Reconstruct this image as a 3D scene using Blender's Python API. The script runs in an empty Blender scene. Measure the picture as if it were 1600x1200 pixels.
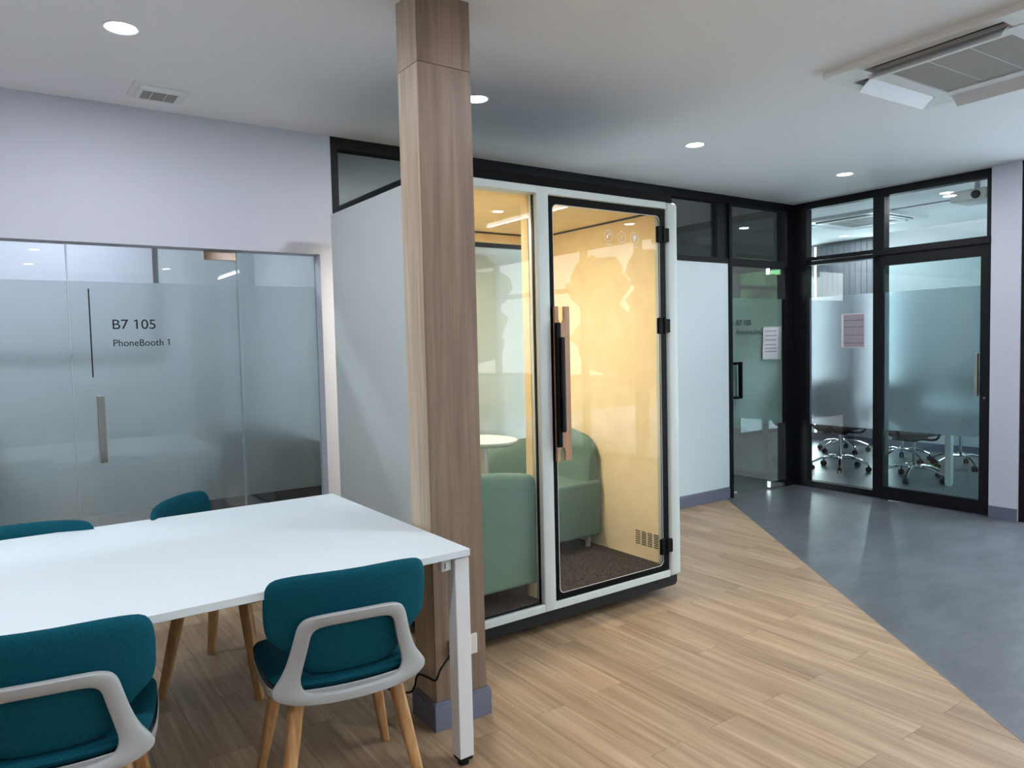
import bpy, bmesh, math, random
from mathutils import Vector, Matrix
random.seed(7)
PI = math.pi
SC = bpy.context.scene
COL = SC.collection

# ------------------------------------------------------------------ camera
cam_d = bpy.data.cameras.new('camera')
cam = bpy.data.objects.new('camera', cam_d)
COL.objects.link(cam)
cam_d.sensor_fit = 'HORIZONTAL'
cam_d.sensor_width = 36.0
cam_d.lens = 36.0 * 1153.0 / 1600.0
cam_d.clip_start = 0.05
cam_d.clip_end = 200
_y, _p, _r = math.radians(35.1047), math.radians(3.0706), math.radians(-1.36)
_f = Vector((math.sin(_y), math.cos(_y), 0)); _rt = Vector((math.cos(_y), -math.sin(_y), 0)); _u = Vector((0, 0, 1))
F2 = _f * math.cos(_p) - _u * math.sin(_p); U2 = _u * math.cos(_p) + _f * math.sin(_p)
R3 = _rt * math.cos(_r) + U2 * math.sin(_r); U3 = U2 * math.cos(_r) - _rt * math.sin(_r)
cm = Matrix((( R3.x, U3.x, -F2.x, 0), (R3.y, U3.y, -F2.y, 0), (R3.z, U3.z, -F2.z, 1.45), (0, 0, 0, 1)))
cam.matrix_world = cm
SC.camera = cam

# ------------------------------------------------------------------ world, exposure
w = bpy.data.worlds.new('sky'); SC.world = w; w.use_nodes = True
wn = w.node_tree.nodes; wl = w.node_tree.links
bg = wn['Background']
tc = wn.new('ShaderNodeTexCoord'); sx = wn.new('ShaderNodeSeparateXYZ'); rp = wn.new('ShaderNodeValToRGB')
wl.new(tc.outputs['Generated'], sx.inputs[0]); wl.new(sx.outputs['Z'], rp.inputs[0]); wl.new(rp.outputs[0], bg.inputs[0])
rp.color_ramp.elements[0].position = 0.0; rp.color_ramp.elements[0].color = (0.90, 0.92, 0.94, 1)
rp.color_ramp.elements[1].position = 0.8; rp.color_ramp.elements[1].color = (0.70, 0.80, 0.98, 1)
bg.inputs[1].default_value = 7.0
vs = SC.view_settings
vs.view_transform = 'Standard'; vs.look = 'None'; vs.gamma = 1.0; vs.use_curve_mapping = False
vs.exposure = 0.68
try:
    SC.cycles.use_denoising = True
    SC.cycles.max_bounces = 10; SC.cycles.diffuse_bounces = 5; SC.cycles.glossy_bounces = 5
    SC.cycles.transmission_bounces = 8; SC.cycles.transparent_max_bounces = 24
    SC.cycles.sample_clamp_indirect = 6.0
    SC.cycles.caustics_reflective = False
except Exception:
    pass
P_DOWN = 8.0      # downlight power, W
P_BACK = 1.6
P_POD = 14.0
P_MEET = 7.0
P_TUBE = 6.0

# ------------------------------------------------------------------ materials
def mat(name, col, rough=0.5, metal=0.0, spec=0.5, **kw):
    m = bpy.data.materials.new(name); m.use_nodes = True
    b = m.node_tree.nodes['Principled BSDF']
    b.inputs['Base Color'].default_value = (*col, 1)
    b.inputs['Roughness'].default_value = rough
    b.inputs['Metallic'].default_value = metal
    b.inputs['Specular IOR Level'].default_value = spec
    for k, v in kw.items():
        b.inputs[k].default_value = v
    return m

def nz(m, scale=(1, 1, 1), nscale=5.0, detail=4.0, rough=0.5, lo=None, hi=None, bump=0.0, coord='Object', p0=0.3, p1=0.7, dist=0.0, bscale=None):
    """noise driven colour and relief"""
    nt = m.node_tree; n = nt.nodes; l = nt.links; b = n['Principled BSDF']
    t = n.new('ShaderNodeTexCoord'); mp = n.new('ShaderNodeMapping'); mp.inputs['Scale'].default_value = scale
    l.new(t.outputs[coord], mp.inputs[0])
    no = n.new('ShaderNodeTexNoise'); no.inputs['Scale'].default_value = nscale; no.inputs['Detail'].default_value = detail
    no.inputs['Roughness'].default_value = rough; no.inputs['Distortion'].default_value = dist
    l.new(mp.outputs[0], no.inputs['Vector'])
    if lo is not None:
        r = n.new('ShaderNodeValToRGB'); r.color_ramp.elements[0].color = (*lo, 1); r.color_ramp.elements[1].color = (*hi, 1)
        r.color_ramp.elements[0].position = p0; r.color_ramp.elements[1].position = p1
        l.new(no.outputs['Fac'], r.inputs[0]); l.new(r.outputs[0], b.inputs['Base Color'])
    if bump:
        bu = n.new('ShaderNodeBump'); bu.inputs['Strength'].default_value = bump; bu.inputs['Distance'].default_value = 0.002
        src = no
        if bscale:
            src = n.new('ShaderNodeTexNoise'); src.inputs['Scale'].default_value = bscale; src.inputs['Detail'].default_value = 3
            l.new(t.outputs[coord], src.inputs['Vector'])
        l.new(src.outputs['Fac'], bu.inputs['Height']); l.new(bu.outputs[0], b.inputs['Normal'])
    return m

def wood(name, c0, c1, c2, axis='Z', freq=1.0, rough=0.45, rnd=0.0, spec=0.4, rings=0.35):
    """stretched grain along one axis, tone varied per piece"""
    m = mat(name, c1, rough, spec=spec)
    nt = m.node_tree; n = nt.nodes; l = nt.links; b = n['Principled BSDF']
    t = n.new('ShaderNodeTexCoord'); oi = n.new('ShaderNodeObjectInfo')
    mu = n.new('ShaderNodeMath'); mu.operation = 'MULTIPLY'; mu.inputs[1].default_value = 37.0
    l.new(oi.outputs['Random'], mu.inputs[0])
    ad = n.new('ShaderNodeVectorMath'); ad.operation = 'ADD'
    l.new(t.outputs['Object'], ad.inputs[0]); l.new(mu.outputs[0], ad.inputs[1])
    mp = n.new('ShaderNodeMapping')
    s = {'X': (0.7, 14, 14), 'Y': (14, 0.7, 14), 'Z': (14, 14, 0.7)}[axis]
    mp.inputs['Scale'].default_value = [v * freq for v in s]
    l.new(ad.outputs[0], mp.inputs[0])
    n1 = n.new('ShaderNodeTexNoise'); n1.inputs['Scale'].default_value = 1.0; n1.inputs['Detail'].default_value = 5; n1.inputs['Distortion'].default_value = 0.6
    n1.inputs['Roughness'].default_value = 0.62
    l.new(mp.outputs[0], n1.inputs['Vector'])
    mp2 = n.new('ShaderNodeMapping'); s2 = {'X': (3.0, 75, 75), 'Y': (75, 3.0, 75), 'Z': (75, 75, 3.0)}[axis]
    mp2.inputs['Scale'].default_value = [v * freq for v in s2]
    l.new(ad.outputs[0], mp2.inputs[0])
    n2 = n.new('ShaderNodeTexNoise'); n2.inputs['Scale'].default_value = 1.0; n2.inputs['Detail'].default_value = 3
    l.new(mp2.outputs[0], n2.inputs['Vector'])
    mx = n.new('ShaderNodeMix'); mx.data_type = 'FLOAT'; mx.inputs[0].default_value = rings
    l.new(n1.outputs['Fac'], mx.inputs[2]); l.new(n2.outputs['Fac'], mx.inputs[3])
    r = n.new('ShaderNodeValToRGB'); e = r.color_ramp.elements
    e[0].position = 0.34; e[0].color = (*c0, 1); e[1].position = 0.66; e[1].color = (*c2, 1)
    k = r.color_ramp.elements.new(0.5); k.color = (*c1, 1)
    l.new(mx.outputs[0], r.inputs[0])
    out = r.outputs[0]
    if rnd:
        hs = n.new('ShaderNodeHueSaturation')
        mr = n.new('ShaderNodeMapRange'); mr.inputs[3].default_value = 1 - rnd; mr.inputs[4].default_value = 1 + rnd
        l.new(oi.outputs['Random'], mr.inputs[0]); l.new(mr.outputs[0], hs.inputs['Value']); l.new(out, hs.inputs['Color'])
        out = hs.outputs[0]
    l.new(out, b.inputs['Base Color'])
    bu = n.new('ShaderNodeBump'); bu.inputs['Strength'].default_value = 0.12; bu.inputs['Distance'].default_value = 0.001
    l.new(n2.outputs['Fac'], bu.inputs['Height']); l.new(bu.outputs[0], b.inputs['Normal'])
    return m

def glass(name, tint=(0.92, 0.97, 0.96), gloss=1.0):
    """clear architectural pane: see-through with a Fresnel reflection"""
    m = bpy.data.materials.new(name); m.use_nodes = True
    nt = m.node_tree; n = nt.nodes; l = nt.links
    for x in list(n): n.remove(x)
    o = n.new('ShaderNodeOutputMaterial'); mx = n.new('ShaderNodeMixShader'); tr = n.new('ShaderNodeBsdfTransparent')
    gl = n.new('ShaderNodeBsdfGlossy'); fr = n.new('ShaderNodeFresnel')
    gl.inputs['Roughness'].default_value = 0.0; gl.inputs['Color'].default_value = (1, 1, 1, 1)
    tr.inputs[0].default_value = (*[math.sqrt(c) for c in tint], 1); fr.inputs[0].default_value = 1.5
    g = n.new('ShaderNodeMath'); g.operation = 'MULTIPLY'; g.inputs[1].default_value = gloss
    # only the face towards the viewer mirrors, so a pane gives one clean reflection
    ge = n.new('ShaderNodeNewGeometry'); iv = n.new('ShaderNodeMath'); iv.operation = 'SUBTRACT'; iv.inputs[0].default_value = 1.0
    l.new(ge.outputs['Backfacing'], iv.inputs[1])
    m0 = n.new('ShaderNodeMath'); m0.operation = 'MULTIPLY'
    fr.inputs[0].default_value = 1.62
    l.new(fr.outputs[0], m0.inputs[0]); l.new(iv.outputs[0], m0.inputs[1]); l.new(m0.outputs[0], g.inputs[0])
    l.new(g.outputs[0], mx.inputs[0]); l.new(tr.outputs[0], mx.inputs[1]); l.new(gl.outputs[0], mx.inputs[2]); l.new(mx.outputs[0], o.inputs[0])
    return m

def frosted(name, col, rough=0.45, trans=0.35, diff=0.15, dcol=None):
    """etched film: blurred see-through plus a milky share"""
    m = bpy.data.materials.new(name); m.use_nodes = True
    nt = m.node_tree; n = nt.nodes; l = nt.links
    for x in list(n): n.remove(x)
    o = n.new('ShaderNodeOutputMaterial')
    rf = n.new('ShaderNodeBsdfRefraction'); rf.inputs['Color'].default_value = (*col, 1); rf.inputs['Roughness'].default_value = rough; rf.inputs['IOR'].default_value = 1.25
    tl = n.new('ShaderNodeBsdfTranslucent'); tl.inputs['Color'].default_value = (*col, 1)
    df = n.new('ShaderNodeBsdfDiffuse'); df.inputs['Color'].default_value = (*(dcol or col), 1)
    m1 = n.new('ShaderNodeMixShader'); m1.inputs[0].default_value = trans
    l.new(rf.outputs[0], m1.inputs[1]); l.new(tl.outputs[0], m1.inputs[2])
    m2 = n.new('ShaderNodeMixShader'); m2.inputs[0].default_value = diff
    l.new(m1.outputs[0], m2.inputs[1]); l.new(df.outputs[0], m2.inputs[2])
    l.new(m2.outputs[0], o.inputs[0])
    return m

def emit(name, col, s):
    m = bpy.data.materials.new(name); m.use_nodes = True
    b = m.node_tree.nodes['Principled BSDF']
    b.inputs['Base Color'].default_value = (0.8, 0.8, 0.8, 1)
    b.inputs['Emission Color'].default_value = (*col, 1); b.inputs['Emission Strength'].default_value = s
    return m

MT = {}
MT['wall'] = nz(mat('wall_paint', (0.55, 0.56, 0.645), 0.6), nscale=60, bump=0.05)
MT['panel'] = nz(mat('partition_paint', (0.60, 0.68, 0.71), 0.5), nscale=60, bump=0.04)
MT['ceil'] = nz(mat('ceiling_paint', (0.86, 0.86, 0.87), 0.8), nscale=50, bump=0.04)
MT['greywall'] = nz(mat('grey_wall_paint', (0.62, 0.66, 0.70), 0.7), nscale=50, bump=0.04)
MT['meetwall'] = nz(mat('cool_grey_paint', (0.46, 0.49, 0.51), 0.7), nscale=50, bump=0.04)
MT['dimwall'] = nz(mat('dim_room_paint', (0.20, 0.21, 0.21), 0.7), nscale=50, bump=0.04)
MT['base'] = mat('vinyl_skirting', (0.135, 0.145, 0.205), 0.45)
MT['black'] = nz(mat('black_aluminium', (0.004, 0.005, 0.007), 0.5, spec=0.22), nscale=200, bump=0.02)
MT['blackgloss'] = mat('black_gloss', (0.003, 0.003, 0.004), 0.35, spec=0.06)
MT['rubber'] = mat('black_rubber', (0.006, 0.006, 0.007), 0.6, spec=0.25)
MT['steel'] = nz(mat('brushed_steel', (0.36, 0.34, 0.31), 0.30, 1.0), scale=(40, 40, 1), nscale=4, bump=0.05)
MT['chrome'] = mat('chrome', (0.75, 0.77, 0.78), 0.09, 1.0)
MT['patchsteel'] = mat('polished_patch_steel', (0.60, 0.48, 0.40), 0.12, 1.0)  # steel; the brown column's reflection is tinted into its colour
MT['white'] = mat('white_powder_coat', (0.66, 0.68, 0.70), 0.35)
MT['top'] = mat('white_laminate', (0.63, 0.70, 0.735), 0.38)
MT['podwhite'] = mat('booth_white_lacquer', (0.53, 0.575, 0.57), 0.35)
MT['cream'] = nz(mat('cream_felt', (0.90, 0.76, 0.45), 0.9, spec=0.15), nscale=9, detail=6, lo=(0.86, 0.68, 0.41), hi=(0.91, 0.74, 0.48), bump=0.25, bscale=160)
MT['green'] = nz(mat('sage_fabric', (0.18, 0.27, 0.22), 0.9, spec=0.2), nscale=240, detail=3, lo=(0.115, 0.185, 0.148), hi=(0.165, 0.25, 0.203), bump=0.3)
MT['teal'] = nz(mat('teal_fabric', (0.006, 0.085, 0.125), 0.85, spec=0.12), nscale=330, detail=3, lo=(0.0015, 0.050, 0.075), hi=(0.0045, 0.090, 0.130), bump=0.3)
MT['plastic'] = mat('light_grey_plastic', (0.36, 0.375, 0.38), 0.42)
MT['carpet'] = nz(mat('brown_carpet', (0.09, 0.075, 0.07), 0.95, spec=0.1), nscale=150, detail=5, lo=(0.008, 0.006, 0.006), hi=(0.105, 0.082, 0.077), bump=0.8, p0=0.40, p1=0.64)
MT['vinyl'] = nz(mat('grey_vinyl', (0.12, 0.13, 0.145), 0.36, spec=0.45), scale=(1, 2.4, 1), nscale=3.2, detail=9, rough=0.68, lo=(0.060, 0.066, 0.075), hi=(0.135, 0.142, 0.157), bump=0.06, p0=0.25, p1=0.75)
MT['floor'] = wood('oak_vinyl_plank', (0.24, 0.15, 0.085), (0.355, 0.24, 0.148), (0.475, 0.345, 0.225), 'Y', 0.75, 0.42, 0.07, rings=0.42)
MT['joint'] = mat('plank_joint', (0.16, 0.11, 0.07), 0.8)
MT['oak'] = wood('oak_leg', (0.30, 0.15, 0.06), (0.44, 0.24, 0.10), (0.56, 0.33, 0.16), 'Z', 1.6, 0.42, 0.05)
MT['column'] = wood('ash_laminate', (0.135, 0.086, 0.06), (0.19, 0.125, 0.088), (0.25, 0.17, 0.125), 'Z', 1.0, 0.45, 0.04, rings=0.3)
MT['columnlit'] = wood('lit_ash_laminate', (0.30, 0.22, 0.15), (0.43, 0.34, 0.245), (0.58, 0.48, 0.37), 'Z', 1.0, 0.45, 0.04, rings=0.3)  # same laminate as the column, downlight brightness put into its colour
MT['handlewood'] = wood('walnut_handle', (0.30, 0.15, 0.08), (0.38, 0.21, 0.12), (0.45, 0.27, 0.17), 'Z', 1.2, 0.45)
MT['slat'] = nz(mat('grey_slat', (0.13, 0.145, 0.16), 0.6), scale=(30, 30, 1), nscale=2, lo=(0.15, 0.17, 0.19), hi=(0.175, 0.195, 0.215))
MT['grille'] = mat('grille_grey', (0.42, 0.405, 0.375), 0.6)
MT['duct'] = mat('dark_duct', (0.06, 0.06, 0.06), 0.8)
MT['acwhite'] = mat('appliance_white', (0.78, 0.79, 0.78), 0.4)
MT['louver'] = mat('louver_white', (0.74, 0.75, 0.78), 0.35)
MT['paper'] = mat('paper', (0.72, 0.70, 0.72), 0.6)
MT['papermauve'] = mat('printed_mauve', (0.42, 0.36, 0.42), 0.6)
MT['ink'] = mat('print_ink', (0.012, 0.014, 0.02), 0.5)
MT['inkgrey'] = mat('print_grey', (0.16, 0.15, 0.18), 0.5)
MT['sleeve'] = nz(mat('plastic_sleeve', (0.80, 0.84, 0.86), 0.2, Alpha=0.22), nscale=30, bump=1.0)
MT['decal'] = mat('white_decal', (0.75, 0.74, 0.70), 0.6)
MT['outlet'] = mat('ivory_plastic', (0.62, 0.60, 0.55), 0.35)
MT['glassA'] = glass('booth_room_glass', (0.80, 0.88, 0.89), 0.9)
MT['glasspod'] = glass('booth_glass', (0.93, 0.95, 0.92), 0.38)
MT['glassdark'] = glass('grey_tint_glass', (0.30, 0.35, 0.35), 0.45)
MT['glassdoor'] = glass('green_tint_glass', (0.78, 0.88, 0.85), 1.0)
MT['glassC'] = glass('clear_pane_glass', (0.86, 0.93, 0.93), 0.8)
MT['glasscyan'] = glass('sliding_door_glass', (0.66, 0.86, 0.86), 0.9)
MT['edge'] = mat('glass_edge', (0.28, 0.40, 0.40), 0.15)
MT['frostA'] = frosted('frosted_film_pale', (0.92, 0.95, 0.95), 0.34, 0.10, 0.13, (0.66, 0.72, 0.72))
MT['frostB'] = frosted('frosted_film_green', (0.50, 0.58, 0.54), 0.5, 0.4, 0.7, (0.38, 0.445, 0.405))
MT['frostC'] = frosted('frosted_film_grey', (0.78, 0.80, 0.84), 0.37, 0.08, 0.24, (0.56, 0.57, 0.62))
MT['lamp'] = emit('lamp_diffuser', (0.93, 0.96, 1.0), 14)
MT['podlamp'] = emit('booth_lamp_diffuser', (1.0, 0.93, 0.80), 9)
MT['tube'] = emit('tube_diffuser', (0.93, 0.97, 1.0), 9)
MT['strip'] = emit('led_strip', (0.85, 0.97, 1.0), 7)
MT['leaf'] = nz(mat('foliage', (0.09, 0.20, 0.06), 0.7), nscale=7, lo=(0.04, 0.11, 0.03), hi=(0.22, 0.36, 0.12))
MT['ground'] = nz(mat('lawn', (0.14, 0.20, 0.09), 0.9), nscale=3, lo=(0.10, 0.15, 0.06), hi=(0.20, 0.26, 0.12))
MT['paving'] = nz(mat('bounce_paving', (0.55, 0.55, 0.53), 0.8), nscale=2, lo=(0.60, 0.60, 0.60), hi=(0.72, 0.72, 0.72))  # kept pale so the added ground throws daylight indoors
MT['bark'] = mat('bark', (0.12, 0.09, 0.06), 0.9)
MT['mesh'] = mat('black_mesh_fabric', (0.012, 0.013, 0.015), 0.7)

# ------------------------------------------------------------------ mesh helpers
W = {}   # object name -> world location its local coordinates are measured from

class MB:
    def __init__(s):
        s.v = []; s.f = []
    def add(s, vs_, fs):
        k = len(s.v); s.v += [tuple(v) for v in vs_]; s.f += [tuple(i + k for i in f) for f in fs]; return s
    def box(s, x0, x1, y0, y1, z0, z1, b=0.0, seg=2):
        if b <= 0:
            v = [(x, y, z) for x in (x0, x1) for y in (y0, y1) for z in (z0, z1)]
            f = [(0, 1, 3, 2), (4, 6, 7, 5), (0, 4, 5, 1), (2, 3, 7, 6), (0, 2, 6, 4), (1, 5, 7, 3)]
            return s.add(v, f)
        bm = bmesh.new()
        bmesh.ops.create_cube(bm, size=1.0)
        for v in bm.verts:
            v.co = Vector(((x0 + x1) / 2 + v.co.x * (x1 - x0), (y0 + y1) / 2 + v.co.y * (y1 - y0), (z0 + z1) / 2 + v.co.z * (z1 - z0)))
        bmesh.ops.bevel(bm, geom=bm.edges[:], offset=b, segments=seg, profile=0.5, affect='EDGES')
        return s.bm(bm)
    def bm(s, bm):
        bm.verts.index_update()
        s.add([v.co[:] for v in bm.verts], [[v.index for v in f.verts] for f in bm.faces]); bm.free(); return s
    def obox(s, c, ax, ay, az):
        """box from centre and three half-axis vectors"""
        c, ax, ay, az = Vector(c), Vector(ax), Vector(ay), Vector(az)
        v = [c + ax * i + ay * j + az * k for i in (-1, 1) for j in (-1, 1) for k in (-1, 1)]
        f = [(0, 1, 3, 2), (4, 6, 7, 5), (0, 4, 5, 1), (2, 3, 7, 6), (0, 2, 6, 4), (1, 5, 7, 3)]
        return s.add(v, f)
    def prism(s, poly, axis, a0, a1):
        """2D polygon extruded along axis (poly gives the two other coordinates in xyz order)"""
        def mk(p, a):
            return {'X': (a, p[0], p[1]), 'Y': (p[0], a, p[1]), 'Z': (p[0], p[1], a)}[axis]
        n = len(poly)
        v = [mk(p, a0) for p in poly] + [mk(p, a1) for p in poly]
        f = [tuple(range(n))[::-1], tuple(range(n, 2 * n))] + [(i, (i + 1) % n, (i + 1) % n + n, i + n) for i in range(n)]
        return s.add(v, f)
    def loft(s, rings, closed=False, caps=True):
        n = len(rings[0]); v = [p for r in rings for p in r]; f = []
        m = len(rings)
        for i in range(m if closed else m - 1):
            a, b = i * n, ((i + 1) % m) * n
            for j in range(n):
                f.append((a + j, a + (j + 1) % n, b + (j + 1) % n, b + j))
        if caps and not closed:
            f.append(tuple(range(n))[::-1]); f.append(tuple(range((m - 1) * n, m * n)))
        return s.add(v, f)
    def lathe(s, prof, c=(0, 0, 0), n=24, axis='Z'):
        rings = []
        for r, h in prof:
            ring = []
            for i in range(n):
                a = 2 * PI * i / n
                p = {'Z': (r * math.cos(a), r * math.sin(a), h), 'Y': (r * math.cos(a), h, r * math.sin(a)), 'X': (h, r * math.cos(a), r * math.sin(a))}[axis]
                ring.append((p[0] + c[0], p[1] + c[1], p[2] + c[2]))
            rings.append(ring)
        return s.loft(rings)
    def tube(s, pts, r, n=10, closed=False, flat=None):
        pts = [Vector(p) for p in pts]; rings = []; m = len(pts)
        up = None
        for i, p in enumerate(pts):
            a = pts[(i - 1) % m] if (closed or i > 0) else p; b = pts[(i + 1) % m] if (closed or i < m - 1) else p
            t = (b - a).normalized()
            if up is None:
                up = Vector((0, 0, 1)) if abs(t.z) < 0.9 else Vector((0, 1, 0))
            sd = t.cross(up).normalized(); uu = sd.cross(t).normalized(); up = uu
            rr = r[i] if isinstance(r, (list, tuple)) else r
            fl = flat or 1.0
            rings.append([p + sd * math.cos(2 * PI * k / n) * rr + uu * math.sin(2 * PI * k / n) * rr * fl for k in range(n)])
        return s.loft(rings, closed)
    def build(s, name, m, parent=None, smooth=False, org=None):
        me = bpy.data.meshes.new(name)
        if parent is not None:
            o3 = W.get(parent.name, Vector((0, 0, 0)))
        elif org is not None:
            o3 = Vector(org)
        else:
            xs, ys, zs = zip(*s.v); o3 = Vector(((min(xs) + max(xs)) / 2, (min(ys) + max(ys)) / 2, min(zs)))
        me.from_pydata([(v[0] - o3.x, v[1] - o3.y, v[2] - o3.z) for v in s.v], [], s.f)
        bm = bmesh.new(); bm.from_mesh(me); bmesh.ops.recalc_face_normals(bm, faces=bm.faces[:]); bm.to_mesh(me); bm.free()
        if smooth:
            me.polygons.foreach_set('use_smooth', [True] * len(me.polygons))
            try: me.set_sharp_from_angle(angle=math.radians(38))
            except Exception: pass
        me.materials.append(m)
        o = bpy.data.objects.new(name, me); COL.objects.link(o)
        if parent is not None:
            o.parent = parent
        else:
            o.location = o3
        W[o.name] = o3
        return o

def tag(o, label=None, cat=None, group=None, kind=None):
    if label: o['label'] = label
    if cat: o['category'] = cat
    if group: o['group'] = group
    if kind: o['kind'] = kind
    return o

def empty(name, loc, local=False):
    o = bpy.data.objects.new(name, None); COL.objects.link(o); o.location = loc; o.empty_display_size = 0.1
    W[o.name] = Vector((0, 0, 0)) if local else Vector(loc)
    return o

def copy_tree(o, parent=None):
    c = o.copy(); COL.objects.link(c); c.parent = parent
    for ch in [x for x in bpy.data.objects if x.parent == o]:
        copy_tree(ch, c)
    return c

def root_struct(name):
    return tag(empty(name, (0, 0, 0)), kind='structure')

def cushion(outline, surf, T, rings=9, pw=5.0):
    """pillow-like slab: outline = closed 2D loop, surf(s,t)->(point, normal), T = half thickness"""
    n = len(outline)
    cx = sum(p[0] for p in outline) / n; cy = sum(p[1] for p in outline) / n
    rs = [((k + 1) / rings) for k in range(rings)]
    rs = [1 - (1 - r) ** 1.7 for r in rs]
    mb = MB(); v = []; f = []
    for side in (1, -1):
        c, nn = surf(cx, cy); base = len(v); v.append(c + nn * T * side)
        for ri, r in enumerate(rs[:-1]):
            h = T * (1 - r ** pw) ** 0.5
            for p in outline:
                q, nn = surf(cx + (p[0] - cx) * r, cy + (p[1] - cy) * r)
                v.append(q + nn * h * side)
        for j in range(n): f.append((base, base + 1 + j, base + 1 + (j + 1) % n))
        for k in range(rings - 2):
            a = base + 1 + k * n; b = a + n
            for j in range(n): f.append((a + j, b + j, b + (j + 1) % n, a + (j + 1) % n))
    rim = len(v)
    for p in outline:
        q, nn = surf(p[0], p[1]); v.append(q)
    last = 1 + (rings - 2) * n; half = 1 + (rings - 1) * n
    for a in (last, half + last):
        for j in range(n): f.append((a + j, rim + j, rim + (j + 1) % n, a + (j + 1) % n))
    return mb.add(v, f)

def smooth_loop(pts, it=2):
    for _ in range(it):
        o = []
        for i in range(len(pts)):
            a, b = pts[i], pts[(i + 1) % len(pts)]
            o.append((a[0] * .75 + b[0] * .25, a[1] * .75 + b[1] * .25)); o.append((a[0] * .25 + b[0] * .75, a[1] * .25 + b[1] * .75))
        pts = o
    return pts

def rrect(x0, x1, y0, y1, r, n=6):
    o = []
    for cx, cy, a0 in ((x1 - r, y1 - r, 0), (x0 + r, y1 - r, 90), (x0 + r, y0 + r, 180), (x1 - r, y0 + r, 270)):
        for i in range(n + 1):
            a = math.radians(a0 + 90 * i / n); o.append((cx + r * math.cos(a), cy + r * math.sin(a)))
    return o

def frame_xz(mb, x0, x1, z0, z1, wl_, wr, wt, wb, y0, y1, b=0.0):
    mb.box(x0, x0 + wl_, y0, y1, z0, z1, b); mb.box(x1 - wr, x1, y0, y1, z0, z1, b)
    mb.box(x0 + wl_, x1 - wr, y0, y1, z1 - wt, z1, b); mb.box(x0 + wl_, x1 - wr, y0, y1, z0, z0 + wb, b)
    return mb

def ring_prism(mb, outer, inner, axis, a0, a1):
    """flat plate with a hole; outer and inner loops share point count"""
    n = len(outer)
    def mk(p, a): return {'X': (a, p[0], p[1]), 'Y': (p[0], a, p[1]), 'Z': (p[0], p[1], a)}[axis]
    rings = [[mk(p, a0) for p in outer], [mk(p, a1) for p in outer], [mk(p, a1) for p in inner], [mk(p, a0) for p in inner]]
    return mb.loft(rings, closed=True)

def text_mesh(name, body, h, m, parent, loc, plane='XZ', width=None):
    cu = bpy.data.curves.new(name, 'FONT'); cu.body = body; cu.size = 1.0; cu.extrude = 0.0; cu.offset = 0.006
    to = bpy.data.objects.new(name + '_src', cu); COL.objects.link(to)
    bpy.context.view_layer.update()
    dg = bpy.context.evaluated_depsgraph_get()
    me = bpy.data.meshes.new_from_object(to.evaluated_get(dg))
    bpy.data.objects.remove(to); bpy.data.curves.remove(cu)
    xs = [v.co.x for v in me.vertices]; ys = [v.co.y for v in me.vertices]
    x0, x1, y0, y1 = min(xs), max(xs), min(ys), max(ys)
    sy = h / (y1 - y0); sxx = width / (x1 - x0) if width else sy
    # give each plain-stroke figure one its flag
    bm = bmesh.new(); bm.from_mesh(me); seen = set(); isl = []
    for v in bm.verts:
        if v in seen: continue
        st_k = [v]; seen.add(v); grp = []
        while st_k:
            q = st_k.pop(); grp.append(q)
            for e in q.link_edges:
                r = e.other_vert(q)
                if r not in seen: seen.add(r); st_k.append(r)
        isl.append((min(q.co.x for q in grp), max(q.co.x for q in grp), min(q.co.y for q in grp), max(q.co.y for q in grp)))
    if body.isascii():
        for (a0, a1, b0, b1) in isl:
            if a1 - a0 < .14 and b1 - b0 > .55 and b0 > -.05:
                f_ = [bm.verts.new((x_, y_, 0)) for x_, y_ in ((a0, b1), (a0 - .13, b1 - .10), (a0 - .13, b1 - .19), (a0, b1 - .10))]
                bm.faces.new(f_)
    bm.to_mesh(me); bm.free()
    o3 = W.get(parent.name, Vector((0, 0, 0)))
    for v in me.vertices:
        a, b = (v.co.x - x0) * sxx, (v.co.y - y0) * sy
        if plane == 'XZ': p = (loc[0] + a, loc[1], loc[2] + b)
        v.co = Vector(p) - o3
    me.materials.clear(); me.materials.append(m)
    o = bpy.data.objects.new(name, me); COL.objects.link(o); o.parent = parent
    return o

def spot(name, loc, watts, col=(0.93, 0.96, 1.0), size=2.3, rad=0.05, parent=None, blend=0.5):
    d = bpy.data.lights.new(name, 'SPOT'); d.energy = watts; d.color = col; d.spot_size = size; d.spot_blend = blend; d.shadow_soft_size = rad
    o = bpy.data.objects.new(name, d); COL.objects.link(o)
    if parent is not None:
        o.parent = parent; o.location = Vector(loc) - W[parent.name]
    else: o.location = loc
    return o

def disk(name, loc, watts, col=(0.93, 0.955, 1.0)):
    d = bpy.data.lights.new(name, 'AREA'); d.shape = 'DISK'; d.size = .108; d.energy = watts; d.color = col
    o = bpy.data.objects.new(name, d); COL.objects.link(o); o.location = loc
    return o

def area(name, loc, sx_, sy_, watts, col, rot=(0, 0, 0), parent=None):
    d = bpy.data.lights.new(name, 'AREA'); d.shape = 'RECTANGLE'; d.size = sx_; d.size_y = sy_; d.energy = watts; d.color = col
    o = bpy.data.objects.new(name, d); COL.objects.link(o); o.rotation_euler = rot
    if parent is not None:
        o.parent = parent; o.location = Vector(loc) - W[parent.name]
    else: o.location = loc
    return o

H = 2.735       # ceiling height
YP = 4.33       # back partition plane
XC = 6.43       # right glazed wall plane
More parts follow.
